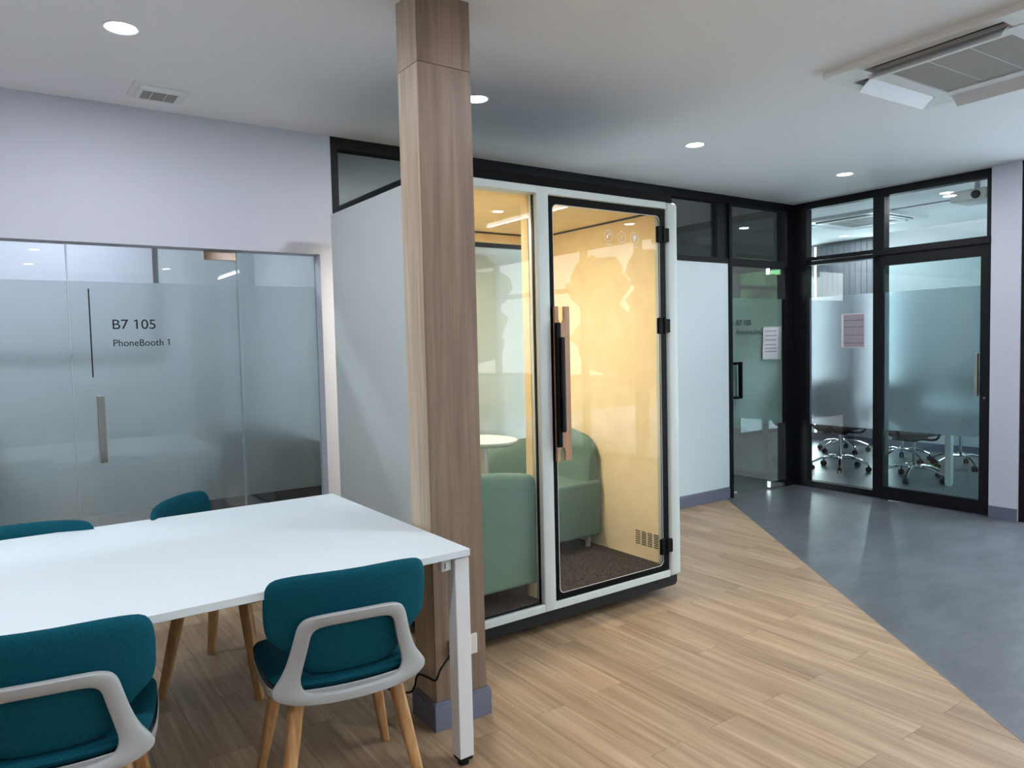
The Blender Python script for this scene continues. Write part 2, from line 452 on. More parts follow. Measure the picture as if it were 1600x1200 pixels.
# ------------------------------------------------------------------ floor
base = tag(MB().box(-4.0, 6.53, -4.7, 8.2, -0.15, -0.004).box(6.53, 9.6, 2.25, 8.2, -0.15, -0.004).build('floor', MT['joint']), kind='structure')
base.location = base.location
B0 = Vector((5.40, 4.33)); B1 = Vector((2.919, 1.052))
bd = (B1 - B0).normalized(); BN = Vector((-bd.y, bd.x))   # normal of the wood / vinyl boundary
if BN.dot(Vector((0, 0)) - B0) < 0: BN = -BN              # points to the wood side
def clip(poly, keep):
    o = []
    for i in range(len(poly)):
        a, b = Vector(poly[i]), Vector(poly[(i + 1) % len(poly)])
        da, db = (a - B0).dot(BN) * keep, (b - B0).dot(BN) * keep
        if da >= 0: o.append(tuple(a))
        if (da >= 0) != (db >= 0):
            o.append(tuple(a + (b - a) * (da / (da - db))))
    return o
def under(*p): return False
planks = []
k0, k1 = int((-4.0 - 2.44) / 0.157) - 1, int((6.4 - 2.44) / 0.157) + 1
g = 0.0006
for k in range(k0, k1):
    x0 = 2.44 + 0.157 * k; x1 = x0 + 0.157
    if x0 < -4.0: continue
    off = 1.79 if k % 2 == 0 else 2.26
    j = -8
    while j < 8:
        ya = off + 0.94 * j; yb = ya + 0.94; j += 1
        ya, yb = max(ya, -4.6), min(yb, 7.6 if x0 < 1.75 else 4.42)
        if yb - ya < 0.05: continue
        planks.append((x0, x1, ya, yb))
def in_view(x, y):
    v = Vector((x, y, -1.45)); c = Vector((v.dot(R3), v.dot(U3), v.dot(F2)))
    if c.z < 0.3: return False
    return abs(c.x / c.z) < 0.70 and abs(c.y / c.z) < 0.54
shared = {}
n_in = 0
rest = MB()
cand = []
for p in planks:
    x0, x1, ya, yb = p
    vis = any(in_view(x0 + (x1 - x0) * a, ya + (yb - ya) * b) for a in (0, .5, 1) for b in (0, .25, .5, .75, 1)) and ya < 4.4
    hid = (x0 > 1.7 and x1 < 3.1 and ya > 2.9)
    cand.append(((0 if vis and not hid else 1, ya * ya + x0 * x0), p))
cand.sort()
for rank, ((flag, _), (x0, x1, ya, yb)) in enumerate(cand):
    poly = clip([(x0 + g, ya + g), (x1 - g, ya + g), (x1 - g, yb - g), (x0 + g, yb - g)], 1)
    if len(poly) < 3: continue
    if flag == 0 and n_in < 290:
        full = len(poly) == 4 and abs(poly[0][0] - (x0 + g)) < 1e-6 and abs(poly[2][0] - (x1 - g)) < 1e-6 and abs(poly[2][1] - (yb - g)) < 1e-6 and abs(poly[1][0] - (x1 - g)) < 1e-6 and abs(poly[3][1] - (yb - g)) < 1e-6
        key = round(yb - ya, 3)
        c = Vector(((x0 + x1) / 2, (ya + yb) / 2, 0))
        if full and key in shared:
            o = bpy.data.objects.new('plank', shared[key]); COL.objects.link(o)
            o.parent = base; o.location = c - W[base.name]
        else:
            o = MB().prism(poly, 'Z', -0.004, 0.0).build('plank', MT['floor'], org=c)
            o.parent = base; o.location = c - W[base.name]
            if full: shared[key] = o.data
        n_in += 1
    else:
        rest.prism(poly, 'Z', -0.004, 0.0)
r_ = rest.build('plank_field', MT['floor'], base); r_['kind'] = 'stuff'
vp = clip([(1.75, -4.6), (6.53, -4.6), (6.53, 2.25), (9.6, 2.25), (9.6, 8.1), (1.75, 8.1)], -1)
MB().prism([p for p in vp], 'Z', -0.004, 0.0005).build('vinyl_sheet', MT['vinyl'], base)
bt = MB(); e0 = B0; e1 = B0 + bd * 9.5
bt.obox(((e0.x + e1.x) / 2, (e0.y + e1.y) / 2, 0.0005), (bd.x * 4.75, bd.y * 4.75, 0), (BN.x * 0.003, BN.y * 0.003, 0), (0, 0, 0.001))
bt.build('joint_strip', MT['inkgrey'], base)

# ------------------------------------------------------------------ ceiling and walls
ce = tag(MB().box(-4.0, 6.53, -4.7, 8.2, H, H + 0.1).box(6.53, 9.22, 2.25, 8.2, H, H + 0.1).box(9.22, 9.6, 5.06, 8.2, H, H + 0.1).build('ceiling', MT['ceil']), kind='structure')
MB().box(9.20, 9.6, 2.25, 5.08, 2.93, 2.98).box(9.19, 9.22, 2.25, 5.06, H + .1, 2.93).box(9.22, 9.6, 5.06, 5.08, H + .1, 2.93).build('cove', MT['ceil'], ce)
MB().box(9.222, 9.245, 2.4, 5.04, 2.84, 2.85).build('cove_strip', MT['strip'], ce)

wb = MB()
wb.box(-4.0, -1.3, YP, YP + 0.12, 0, H); wb.box(-1.3, 1.65, YP, YP + 0.12, 2.02, H); wb.box(1.65, 1.738, YP, YP + 0.12, 0, H)
wb.box(1.738, 5.455, YP + 0.01, YP + 0.09, 0, 2.131)
wbo = tag(wb.build('wall_back', MT['wall']), kind='structure')
MB().box(1.745, 5.45, YP + 0.004, YP + 0.012, 0.10, 2.129).build('panel', MT['panel'], wbo)
MB().box(1.738, 5.455, YP + 0.001, YP + 0.085, 0.0, 0.003).build('sill_strip', MT['black'], wbo)
bb = MB().box(1.66, 5.44, YP - 0.012, YP + 0.01, 0, 0.095, 0.002).box(1.66, 5.44, YP - 0.008, YP + 0.01, 0.094, 0.105, 0.002)
tag(bb.build('baseboard_back', MT['base']), kind='structure')
# right wall : piers and the next glazed bay towards the camera
wr = MB().box(XC - 0.06, XC + 0.10, 2.36, 2.565, 0, H)
tag(wr.build('wall_right', MT['wall']), kind='structure')
tag(MB().box(XC - 0.072, XC - 0.055, 2.365, 2.562, 0, 0.095, 0.002).build('baseboard_right', MT['base']), kind='structure')
# room behind the camera
tag(MB().box(-4.1, -4.0, -4.7, 8.2, 0, H).build('wall_left', MT['wall']), kind='structure')
# front wall with windows
fw = MB(); z0w, z1w = 0.85, 2.45
fw.box(-4.0, 6.53, -4.72, -4.6, 0, z0w); fw.box(-4.0, 6.53, -4.72, -4.6, z1w, H)
wx = [(4.7, 6.2)]
xx = -4.0
for a, b in wx:
    fw.box(xx, a, -4.72, -4.6, z0w, z1w); xx = b
fw.box(xx, 6.53, -4.72, -4.6, z0w, z1w)
tag(fw.build('wall_front', MT['wall']), kind='structure')
for i, (a, b) in enumerate(wx[:5]):
    r = root_struct('window_%d' % (i + 10))
    m_ = MB(); frame_xz(m_, a, b, z0w, z1w, .05, .05, .05, .05, -4.69, -4.63)
    m_.box((a + b) / 2 - .025, (a + b) / 2 + .025, -4.69, -4.63, z0w, z1w); m_.box(a, b, -4.69, -4.63, 1.9, 1.95)
    m_.build('window_frame', MT['black'], r)
    MB().box(a + .05, b - .05, -4.664, -4.658, z0w + .05, z1w - .05).build('pane', MT['glassC'], r)
# small phone-booth room behind the left glazing
tag(MB().box(-1.5, 1.74, 6.0, 6.1, 0, H).build('wall_booth_back', MT['greywall']), kind='structure')
tag(MB().box(1.74, 1.80, YP + 0.12, 6.0, 0, H).build('wall_booth_right', MT['greywall']), kind='structure')
tag(MB().box(-1.6, -1.5, YP + 0.12, 6.1, 0, H).build('wall_booth_left', MT['greywall']), kind='structure')
# dim room behind the transoms
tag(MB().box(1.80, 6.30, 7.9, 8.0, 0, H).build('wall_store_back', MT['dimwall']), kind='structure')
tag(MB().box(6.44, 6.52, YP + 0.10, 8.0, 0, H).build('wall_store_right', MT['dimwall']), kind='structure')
# meeting room shell
tag(MB().box(9.50, 9.60, 2.25, 8.0, 0, 2.94).build('wall_meeting_back', MT['meetwall']), kind='structure')
tag(MB().box(6.525, 8.2, 2.25, 2.35, 0, 2.94).box(9.3, 9.50, 2.25, 2.35, 0, 2.94).box(8.2, 9.3, 2.25, 2.35, 2.6, 2.94).box(8.2, 9.3, 2.25, 2.35, 0, .12).build('wall_meeting_side', MT['meetwall']), kind='structure')
w5 = root_struct('window_5')
m_ = MB(); frame_xz(m_, 8.2, 9.3, .12, 2.6, .05, .05, .05, .05, 2.27, 2.33); m_.box(8.25, 9.25, 2.275, 2.325, 2.12, 2.17)
m_.build('window_frame', MT['black'], w5)
MB().box(8.25, 9.25, 2.297, 2.303, .17, 2.55).build('pane', MT['glasscyan'], w5)
tag(MB().box(6.52, 9.50, 7.9, 8.0, 0, H).build('wall_meeting_far', MT['meetwall']), kind='structure')
tag(MB().box(9.485, 9.499, 2.36, 7.9, 0, 0.1).build('baseboard_meeting', MT['base']), kind='structure')
# slatted feature panel with LED strips at its edges
sp = tag(empty('slat_panel', (9.47, 5.55, 0)), 'tall grey vertical slat panel on the far wall of the glazed meeting room', 'wall panel')
MB().box(9.465, 9.4985, 5.11, 6.01, 0.101, H - .03).build('backing', MT['duct'], sp)
for i in range(11):
    y = 5.115 + i * 0.081
    MB().box(9.442, 9.466, y, y + 0.076, 0.101, H - .035, 0.003, 1).build('slat', MT['slat'], sp)
for yy, lb in ((6.02, 'glowing vertical light strip left of the grey slat panel'), (5.072, 'glowing vertical light strip right of the grey slat panel')):
    ls = tag(empty('light_strip', (9.47, yy + .012, 0.101)), lb, 'light')
    MB().box(9.475, 9.4985, yy, yy + 0.030, 0.101, H - .03).build('channel', MT['white'], ls)
    MB().box(9.468, 9.475, yy + .003, yy + 0.027, 0.11, H - .035).build('diffuser', MT['strip'], ls)
    area('strip_light', (9.44, yy + .012, 1.4), 2.4, 0.03, 9, (0.75, 0.97, 1.0), (0, math.radians(90), 0), ls)
# ------------------------------------------------------------------ left glazing (phone booth room)
YG = 4.42
w1 = root_struct('window_1')
GT, GB = 2.03, 0.012
for a, b in ((-1.28, 0.332), (1.187, 1.648)):
    MB().box(a, b, YG, YG + 0.010, GB, GT).build('glass_pane', MT['glassA'], w1)
    MB().box(a, b, YG + 0.011, YG + 0.013, 0.60, 1.83).build('frosted_film', MT['frostA'], w1)
for x in (0.334, 1.183, 1.6485):
    MB().box(x - 0.0015, x + 0.0015, YG - .001, YG + .011, GB, GT).build('pane_edge', MT['edge'], w1)
MB().box(-1.28, 1.65, YG - .012, YG + .022, GT - .0, GT + .0 + .012).build('head_channel', MT['steel'], w1)
MB().box(-1.28, 0.33, YG - .012, YG + .022, 0, .012).build('floor_channel', MT['steel'], w1)
MB().box(1.19, 1.65, YG - .012, YG + .022, 0, .012).build('floor_channel', MT['steel'], w1)
d1 = root_struct('door_1')
MB().box(0.340, 1.178, YG, YG + 0.010, 0.012, 2.026).build('glass_leaf', MT['glassA'], d1)
MB().box(0.340, 1.178, YG + 0.011, YG + 0.013, 0.60, 1.83).build('frosted_film', MT['frostA'], d1)
MB().box(0.3385, 0.3405, YG - .001, YG + .011, .012, 2.026).build('leaf_edge', MT['edge'], d1)
MB().box(1.1775, 1.1795, YG - .001, YG + .011, .012, 2.026).build('leaf_edge', MT['edge'], d1)
MB().box(1.002, 1.178, YG - .012, YG + .022, 1.968, 2.024, .002).build('patch_fitting', MT['patchsteel'], d1)
MB().box(1.002, 1.178, YG - .012, YG + .022, 0.004, 0.06, .002).build('patch_fitting', MT['patchsteel'], d1)
hd = MB().box(0.436, 0.470, YG - .060, YG - .030, 0.883, 1.233, .002).box(0.447, 0.461, YG - .031, YG, 0.92, 0.94).box(0.447, 0.461, YG - .031, YG, 1.18, 1.20)
hd.build('door_handle', MT['steel'], d1)
MB().box(0.4245, 0.4315, YG - .0014, YG - .0002, 1.329, 1.792).build('sign_line', MT['ink'], d1)
text_mesh('lettering', 'B7 105', 0.052, MT['ink'], d1, (0.531, YG - .001, 1.580), width=0.208)
text_mesh('lettering', 'PhoneBooth 1', 0.036, MT['ink'], d1, (0.531, YG - .001, 1.489), width=0.275)
# whiteboard-like panel and dark seat inside the small room
wb2 = tag(empty('wall_board', (-0.1, 5.98, 1.2)), 'pale grey framed board on the wall behind the frosted phone booth glass', 'board')
MB().box(-1.2, 1.0, 5.985, 6.0, 1.45, 2.30).build('board', MT['wall'], wb2)
fr = MB(); frame_xz(fr, -1.22, 1.02, 1.43, 2.32, .02, .02, .02, .02, 5.975, 5.999); fr.build('frame', MT['steel'], wb2)
st = tag(empty('bench', (1.45, 5.2, 0)), 'dark low bench seen as a blur behind the right frosted pane', 'bench')
MB().box(1.22, 1.72, 4.6, 5.95, .12, .46, .03).build('seat', MT['duct'], st, True)
MB().box(1.40, 1.72, 4.6, 5.95, .461, .86, .03).build('backrest', MT['duct'], st, True)
for yy in (4.7, 5.8):
    for x_ in (1.28, 1.64): MB().box(x_, x_ + .04, yy, yy + .04, 0, .12).build('leg', MT['black'], st)
st2 = tag(empty('bench', (-0.6, 5.3, 0)), 'dark low bench seen as a blur behind the leftmost frosted pane', 'bench')
MB().box(-1.2, 0.0, 5.3, 5.9, .12, .46, .03).build('seat', MT['duct'], st2, True)
MB().box(-1.2, 0.0, 5.78, 5.93, .461, .9, .03).build('backrest', MT['duct'], st2, True)
for yy in (5.36, 5.8):
    for x_ in (-1.1, -.14): MB().box(x_, x_ + .04, yy, yy + .04, 0, .12).build('leg', MT['black'], st2)

# ------------------------------------------------------------------ black framed transoms over the partition
w2 = root_struct('window_2')
m_ = MB()
m_.box(1.738, 6.44, YP, YP + .085, 2.665, H - .001)          # head rail
m_.box(1.738, 1.785, YP, YP + .085, 2.131, 2.665)             # left post
m_.box(3.55, 3.66, YP, YP + .085, 2.18, 2.665)                # post hidden by the booth
m_.box(5.317, 5.455, YP + .012, YP + .085, 2.175, 2.665)
m_.build('window_frame', MT['black'], w2)
MB().box(1.785, 5.455, YP - .004, YP + .089, 2.131, 2.176).build('transom_rail', MT['black'], w2)
MB().box(5.455, 5.49, YP - .012, YP + .095, 0.0, 2.665).build('door_post', MT['black'], w2)
MB().box(5.49, 6.30, YP - .004, YP + .085, 2.12, 2.18).build('transom_rail', MT['black'], w2)
MB().box(6.285, 6.44, YP - .005, YP + .085, 0.0, 2.665).build('corner_post', MT['black'], w2)
for a, b in ((1.785, 3.55), (3.66, 5.317)):
    MB().box(a, b, YP + .04, YP + .046, 2.176, 2.665).build('pane', MT['glassdark'], w2)
MB().box(5.49, 6.285, YP + .04, YP + .046, 2.18, 2.665).build('pane', MT['glassdark'], w2)
# glass door B7 103
d2 = root_struct('door_2')
YD = YP + 0.0
MB().box(5.494, 6.283, YD + .02, YD + .030, 0.012, 2.115).build('glass_leaf', MT['glassdoor'], d2)
MB().box(5.494, 6.283, YD + .031, YD + .033, 0.625, 1.825).build('frosted_film', MT['frostB'], d2)
MB().box(6.06, 6.283, YD + .004, YD + .046, 2.055, 2.112, .002).build('patch_fitting', MT['chrome'], d2)
MB().box(6.06, 6.283, YD + .004, YD + .046, 0.014, 0.075, .002).build('patch_fitting', MT['chrome'], d2)
MB().box(5.50, 5.57, YD + .008, YD + .044, 0.014, 0.045, .006).build('lock', MT['chrome'], d2)
hb = MB().box(5.50, 5.600, YD - .030, YD - .006, 1.217, 1.24).box(5.50, 5.600, YD - .030, YD - .006, .905, .928).box(5.572, 5.600, YD - .030, YD - .006, .905, 1.24)
hb.build('door_handle', MT['blackgloss'], d2)
MB().box(5.600, 5.612, YD - .030, YD - .004, .905, 1.24).build('handle_face', MT['steel'], d2)
MB().box(5.503, 5.507, YD + .018, YD + .0195, 1.36, 1.79).build('sign_line', MT['ink'], d2)
text_mesh('lettering', 'B7 103', 0.048, MT['ink'], d2, (5.582, YD + .0185, 1.576), width=0.208)
text_mesh('lettering', 'ห้องประชุมใหญ่', 0.060, MT['ink'], d2, (5.582, YD + .0185, 1.480), width=0.37)
# notice in a crumpled sleeve on that door
nt_ = tag(empty('notice', (6.08, YD, 1.40)), 'crumpled plastic sleeve with a printed sheet taped to the dark glass door', 'notice')
def wavy_sheet(x0, x1, z0, z1, y, amp, nx=14, nzz=18, skew=0.0, thick=.0015):
    v = []; f = []
    for s_ in (0, 1):
        for j in range(nzz + 1):
            for i in range(nx + 1):
                u, t = i / nx, j / nzz
                dy = amp * (math.sin(9 * u + 11 * t) + math.sin(23 * t - 14 * u) * .6 + math.sin(31 * u) * .3)
                v.append((x0 + (x1 - x0) * u + skew * t, y - abs(dy) - s_ * thick, z0 + (z1 - z0) * t))
    n = (nx + 1) * (nzz + 1)
    for j in range(nzz):
        for i in range(nx):
            a = j * (nx + 1) + i
            f.append((a, a + 1, a + nx + 2, a + nx + 1)); f.append((a + n, a + nx + 1 + n, a + nx + 2 + n, a + 1 + n))
    for i in range(nx):
        f.append((i, i + n, i + 1 + n, i + 1)); a = nzz * (nx + 1) + i; f.append((a, a + 1, a + 1 + n, a + n))
    for j in range(nzz):
        a = j * (nx + 1); b = a + nx; f.append((a, a + nx + 1, a + nx + 1 + n, a + n)); f.append((b, b + n, b + nx + 1 + n, b + nx + 1))
    return MB().add(v, f)
wavy_sheet(5.955, 6.19, 1.255, 1.552, YD + .016, .004, skew=.012).build('sheet', MT['paper'], nt_, True)
rr_ = MB()
for i, z in enumerate((1.515, 1.47, 1.43, 1.385, 1.35, 1.32)):
    rr_.box(5.985, 6.165, YD + .0060, YD + .0072, z, z + .010)
rr_.build('print_lines', MT['inkgrey'], nt_)
wavy_sheet(5.945, 6.215, 1.245, 1.562, YD + .003, .004, skew=.012, thick=.0006).build('sleeve', MT['sleeve'], nt_, True)

# ------------------------------------------------------------------ right glazed wall
w3 = root_struct('window_3')
X0, X1 = XC, XC + .085
def fyz(mb, y0, y1, z0, z1, x0=X0, x1=X1, b=0): return mb.box(x0, x1, y0, y1, z0, z1, b)
m_ = MB()
fyz(m_, 2.62, 4.33, 2.668, H - .001); fyz(m_, 4.19, 4.33, 0, 2.668); fyz(m_, 3.436, 3.536, 0, 2.668); fyz(m_, 2.565, 2.620, 0, H - .001)
fyz(m_, 3.536, 4.19, 0, 0.060)
m_.build('window_frame', MT['black'], w3)
MB().box(X0 - .006, X1 + .006, 3.536, 4.19, 2.136, 2.170).box(X0 - .006, X1 + .006, 3.536, 4.19, 2.180, 2.212).build('transom_rail', MT['black'], w3)
MB().box(X0 - .006, X1 + .006, 2.620, 3.436, 2.150, 2.212).build('transom_rail', MT['black'], w3)
MB().box(X0 + .04, X0 + .046, 3.536, 4.19, .060, 2.136).build('pane', MT['glassC'], w3)
MB().box(X0 + .048, X0 + .050, 3.536, 4.19, .610, 1.832).build('frosted_film', MT['frostC'], w3)
MB().box(X0 + .04, X0 + .046, 3.536, 4.19, 2.212, 2.668).build('pane', MT['glassC'], w3)
MB().box(X0 + .04, X0 + .046, 2.620, 3.436, 2.212, 2.668).build('pane', MT['glassC'], w3)
d3 = root_struct('door_3')
m_ = MB(); xa, xb = X0 - .052, X0 - .008
m_.box(xa, xb, 2.575, 2.640, .01, 2.150); m_.box(xa, xb, 3.415, 3.445, .01, 2.150); m_.box(xa, xb, 2.640, 3.415, 2.055, 2.150); m_.box(xa, xb, 2.640, 3.415, .01, .120)
m_.build('door_frame', MT['black'], d3)
MB().box(xa - .02, xb, 2.570, 3.50, 2.150, 2.20).build('sliding_track', MT['black'], d3)
MB().box(X0 - .035, X0 - .029, 2.640, 3.415, .120, 2.055).build('glass_leaf', MT['glasscyan'], d3)
MB().box(X0 - .027, X0 - .025, 2.640, 3.415, .620, 1.825).build('frosted_film', MT['frostC'], d3)
MB().box(xa - .030, xa - .006, 2.645, 2.668, .955, 1.291, .002).box(xa - .008, xa + .004, 2.650, 2.663, 1.0, 1.02).box(xa - .008, xa + .004, 2.650, 2.663, 1.22, 1.24).build('door_handle', MT['steel'], d3)
MB().lathe([(.008, -.004), (.008, .0)], (xa, 2.605, .94), 12, 'X').build('lock', MT['steel'], d3)
# next bay
w4 = root_struct('window_4')
m_ = MB(); xq = X0 - .05
m_.box(xq, xq + .09, 2.29, 2.358, 0, H - .001); m_.box(xq, xq + .09, -4.6, 2.29, 2.66, H - .001); m_.box(xq, xq + .09, -4.6, 2.29, 0, .06)
for yy in (1.3, .3, -.7, -1.7, -2.7, -3.7): m_.box(xq, xq + .09, yy, yy + .06, .06, 2.66)
m_.box(xq, xq + .09, -4.6, 2.29, 2.13, 2.19).box(xq, xq + .09, -4.6, 2.29, .95, 1.0)
m_.build('window_frame', MT['black'], w4)
MB().box(xq + .04, xq + .046, -4.6, 2.29, .06, 2.66).build('pane', MT['glassC'], w4)
# notice on the fixed pane
n2 = tag(empty('notice', (XC + .03, 3.743, 1.50)), 'mauve printed timetable sheet taped to the pane left of the sliding door', 'notice')
MB().box(XC + .0375, XC + .0392, 3.629, 3.857, 1.347, 1.657).build('sheet', MT['paper'], n2)
MB().box(XC + .0368, XC + .0374, 3.637, 3.835, 1.352, 1.650).build('printed_field', MT['papermauve'], n2)
ln = MB()
for i in range(24):
    z = 1.36 + i * .0122
    ln.box(XC + .0362, XC + .0367, 3.640, 3.832, z, z + (.007 if i in (2, 8, 14, 19) else .0018))
for i in range(7):
    y = 3.66 + i * .026; ln.box(XC + .0362, XC + .0367, y, y + .0015, 1.355, 1.645)
ln.build('print_lines', MT['inkgrey'], n2)
# ------------------------------------------------------------------ column
cl = tag(empty('column', (1.4175, 2.48, 0)), kind='structure')
cx0, cx1, cy0, cy1 = 1.305, 1.530, 2.400, 2.560
MB().box(cx0 + .004, cx1 - .004, cy0 + .004, cy1 - .004, 0, H).build('core', MT['joint'], cl)
for z0, z1 in ((0.0, 2.478), (2.4795, H)):
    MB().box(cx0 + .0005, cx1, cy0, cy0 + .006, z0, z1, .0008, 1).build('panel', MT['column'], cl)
    MB().box(cx0, cx0 + .006, cy0 + .0065, cy1, z0, z1, .0008, 1).build('panel', MT['columnlit'], cl)  # left face painted lighter, as lit by the nearby downlight
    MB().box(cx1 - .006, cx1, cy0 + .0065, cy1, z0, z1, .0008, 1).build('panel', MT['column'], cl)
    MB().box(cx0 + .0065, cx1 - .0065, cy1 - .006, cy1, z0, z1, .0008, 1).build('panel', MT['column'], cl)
bs = MB()
for (a, b, c, d) in ((cx0 - .014, cx1 + .014, cy0 - .014, cy0 - .0005), (cx0 - .014, cx1 + .014, cy1 + .0005, cy1 + .014), (cx0 - .014, cx0 - .0005, cy0, cy1), (cx1 + .0005, cx1 + .014, cy0, cy1)):
    bs.box(a, b, c, d, 0, .095, .002); bs.box(a + .003, b - .003, c + (.003 if c < cy0 else 0), d - (.003 if d > cy1 else 0), .094, .108, .002)
bs.build('skirting', MT['base'], cl)
ol = tag(empty('wall_outlet', (1.425, 2.398, .297)), 'ivory double socket plate low on the wooden column behind the table leg', 'outlet')
MB().box(1.363, 1.486, 2.388, 2.3995, .258, .336, .003).build('plate', MT['outlet'], ol)
MB().box(1.374, 1.384, 2.3865, 2.389, .275, .320).build('socket', MT['inkgrey'], ol)
MB().box(1.392, 1.455, 2.385, 2.389, .272, .322, .001).build('socket', MT['outlet'], ol)
def bez(pts, n=8):
    out = []
    P = [Vector(p) for p in pts]; P = [P[0]] + P + [P[-1]]
    for i in range(1, len(P) - 2):
        for k in range(n):
            t = k / n
            out.append(0.5 * ((2 * P[i]) + (-P[i - 1] + P[i + 1]) * t + (2 * P[i - 1] - 5 * P[i] + 4 * P[i + 1] - P[i + 2]) * t * t + (-P[i - 1] + 3 * P[i] - 3 * P[i + 1] + P[i + 2]) * t ** 3))
    out.append(P[-2]); return out
cb_ = empty('power_cable', (1.33, 2.36, 0)); tag(cb_, 'black power cable looping from the column socket down beside the chair', 'cable')
MB().tube(bez([(1.378, 2.384, .298), (1.366, 2.372, .296), (1.335, 2.366, .276), (1.306, 2.366, .246), (1.293, 2.380, .206), (1.291, 2.44, .196), (1.290, 2.50, .186), (1.287, 2.525, .165), (1.284, 2.535, .128), (1.26, 2.54, .108), (1.2, 2.6, .12), (1.12, 2.75, .25), (1.08, 3.0, .55), (1.07, 3.12, .668)]), .0042, 8).build('cord', MT['rubber'], cb_, True)
MB().box(1.368, 1.388, 2.372, 2.3865, .286, .310, .003).build('plug', MT['rubber'], cb_)

# ------------------------------------------------------------------ meeting booth (pod)
YF = 2.87; PX0, PX1, PYB = 1.62, 3.175, 4.07; PZ0, PZ1 = 0.112, 2.215
pod = tag(empty('meeting_booth', ((PX0 + PX1) / 2, 3.47, 0)), 'white framed two seat office booth with cream lining behind the wooden column', 'office booth')
m_ = MB()      # outer shell: side panels
m_.box(PX0, PX0 + .055, YF + .076, PYB, PZ0, PZ1, .006).build('side_panel', MT['podwhite'], pod)
MB().box(PX1 - .055, PX1, YF + .101, PYB, PZ0, PZ1, .006).build('side_panel', MT['podwhite'], pod)
# front frame: stiles and rails with soft edge
def stile(x0, x1): return MB().box(x0, x1, YF, YF + .075, PZ0, PZ1, .008, 3)
st_ = stile(PX0, PX0 + .06); st_.build('stile', MT['podwhite'], pod, True)
stile(2.188, 2.262).build('stile', MT['podwhite'], pod, True)
MB().box(3.085, PX1, YF - .004, YF + .10, PZ0, PZ1, .02, 4).build('stile', MT['podwhite'], pod, True)
MB().box(PX0 + .055, 3.09, YF + .002, YF + .073, PZ1 - .038, PZ1 - .0005, .004).build('top_rail', MT['podwhite'], pod)
MB().box(PX0 + .055, 3.09, YF + .002, YF + .073, PZ0, PZ0 + .040, .004).build('bottom_rail', MT['podwhite'], pod)
# inner reveals
MB().box(2.188, 2.262, YF + .0755, YF + .135, .165, 2.165, .003).build('inner_post', MT['cream'], pod)
MB().box(PX0 + .056, PX0 + .08, YF + .076, PYB - .04, .165, 2.165).build('lining', MT['cream'], pod)
rl = tag(MB().box(3.098, 3.119, YF + .10, PYB - .02, .165, 2.168).build('lining', MT['cream'], pod))
# vent slots in the right lining
vs_ = MB()
for c in range(5):
    for r in range(7):
        y = 3.155 - c * .049; z = .322 - r * .0125
        vs_.box(3.0955, 3.0985, y - .036, y, z, z + .0045)
o = vs_.build('vent_slots', MT['duct'], rl); o['kind'] = 'stuff'
MB().box(PX0 + .056, 3.098, YF + .076, PYB - .02, 2.178, 2.205).build('inner_ceiling', MT['cream'], pod)
MB().box(PX0 + .056, 3.098, PYB - .06, PYB - .045, 2.168, 2.178).box(3.090, 3.099, YF + .1, PYB - .05, 2.168, 2.178).build('shadow_gap', MT['duct'], pod)
MB().box(PX0 + .01, PX1 - .01, YF + .02, PYB - .01, PZ0 + .005, .165 - .012).build('floor_deck', MT['black'], pod)
MB().box(PX0 + .056, 3.098, YF + .04, PYB - .03, .153, .165).build('carpet', MT['carpet'], pod)
# back wall: window with cream surround
yb = PYB - .05
m_ = MB(); m_.box(2.985, 3.098, yb, PYB, .165, 2.168); m_.box(PX0 + .056, PX0 + .14, yb, PYB, .165, 2.168); m_.box(PX0 + .14, 2.985, yb, PYB, 2.118, 2.168); m_.box(PX0 + .14, 2.985, yb, PYB, .165, .40)
m_.build('rear_frame', MT['cream'], pod)
MB().box(PX0 + .14, 2.985, yb + .02, yb + .028, .40, 2.118).build('rear_glass', MT['glasspod'], pod)
# fixed front glass
MB().box(PX0 + .056, 2.190, YF + .036, YF + .044, PZ0 + .036, PZ1 - .036).build('side_glass', MT['glasspod'], pod)
MB().box(PX0 + .056, 2.190, YF + .030, YF + .0355, PZ0 + .036, PZ0 + .042).box(2.184, 2.1885, YF + .028, YF + .044, PZ0 + .04, PZ1 - .04).build('glazing_gasket', MT['rubber'], pod)
# door : glass with black printed border
dx0, dx1, dz0, dz1 = 2.266, 3.081, .154, 2.174
ix0, ix1, iz0, iz1 = 2.289, 3.034, .188, 2.133
pdoor = MB().box(dx0 + .002, dx1 - .002, YF + .014, YF + .022, dz0 + .002, dz1 - .002).build('door', MT['glasspod'], pod)
def sq(x0, x1, z0, z1, r, n=6): return rrect(x0, x1, z0, z1, r, n)
ring_prism(MB(), sq(dx0, dx1, dz0, dz1, .002), sq(ix0, ix1, iz0, iz1, .028), 'Y', YF + .006, YF + .0135).build('black_border', MT['blackgloss'], pdoor)
ring_prism(MB(), sq(ix0 - .0015, ix1 + .0015, iz0 - .0015, iz1 + .0015, .028), sq(ix0 + .001, ix1 - .001, iz0 + .001, iz1 - .001, .028), 'Y', YF + .005, YF + .0058).build('border_line', MT['decal'], pdoor)
# three hinges
for zc in (2.033, 1.533, .296):
    hg = MB().box(3.004, 3.050, YF - .012, YF + .0055, zc - .045, zc + .045, .006, 2).box(3.052, 3.096, YF - .014, YF + .012, zc - .038, zc + .038, .005, 2)
    hg.lathe([(.013, -.044), (.013, .044)], (3.051, YF - .006, zc), 14, 'Z')
    hg.build('hinge', MT['blackgloss'], pdoor)
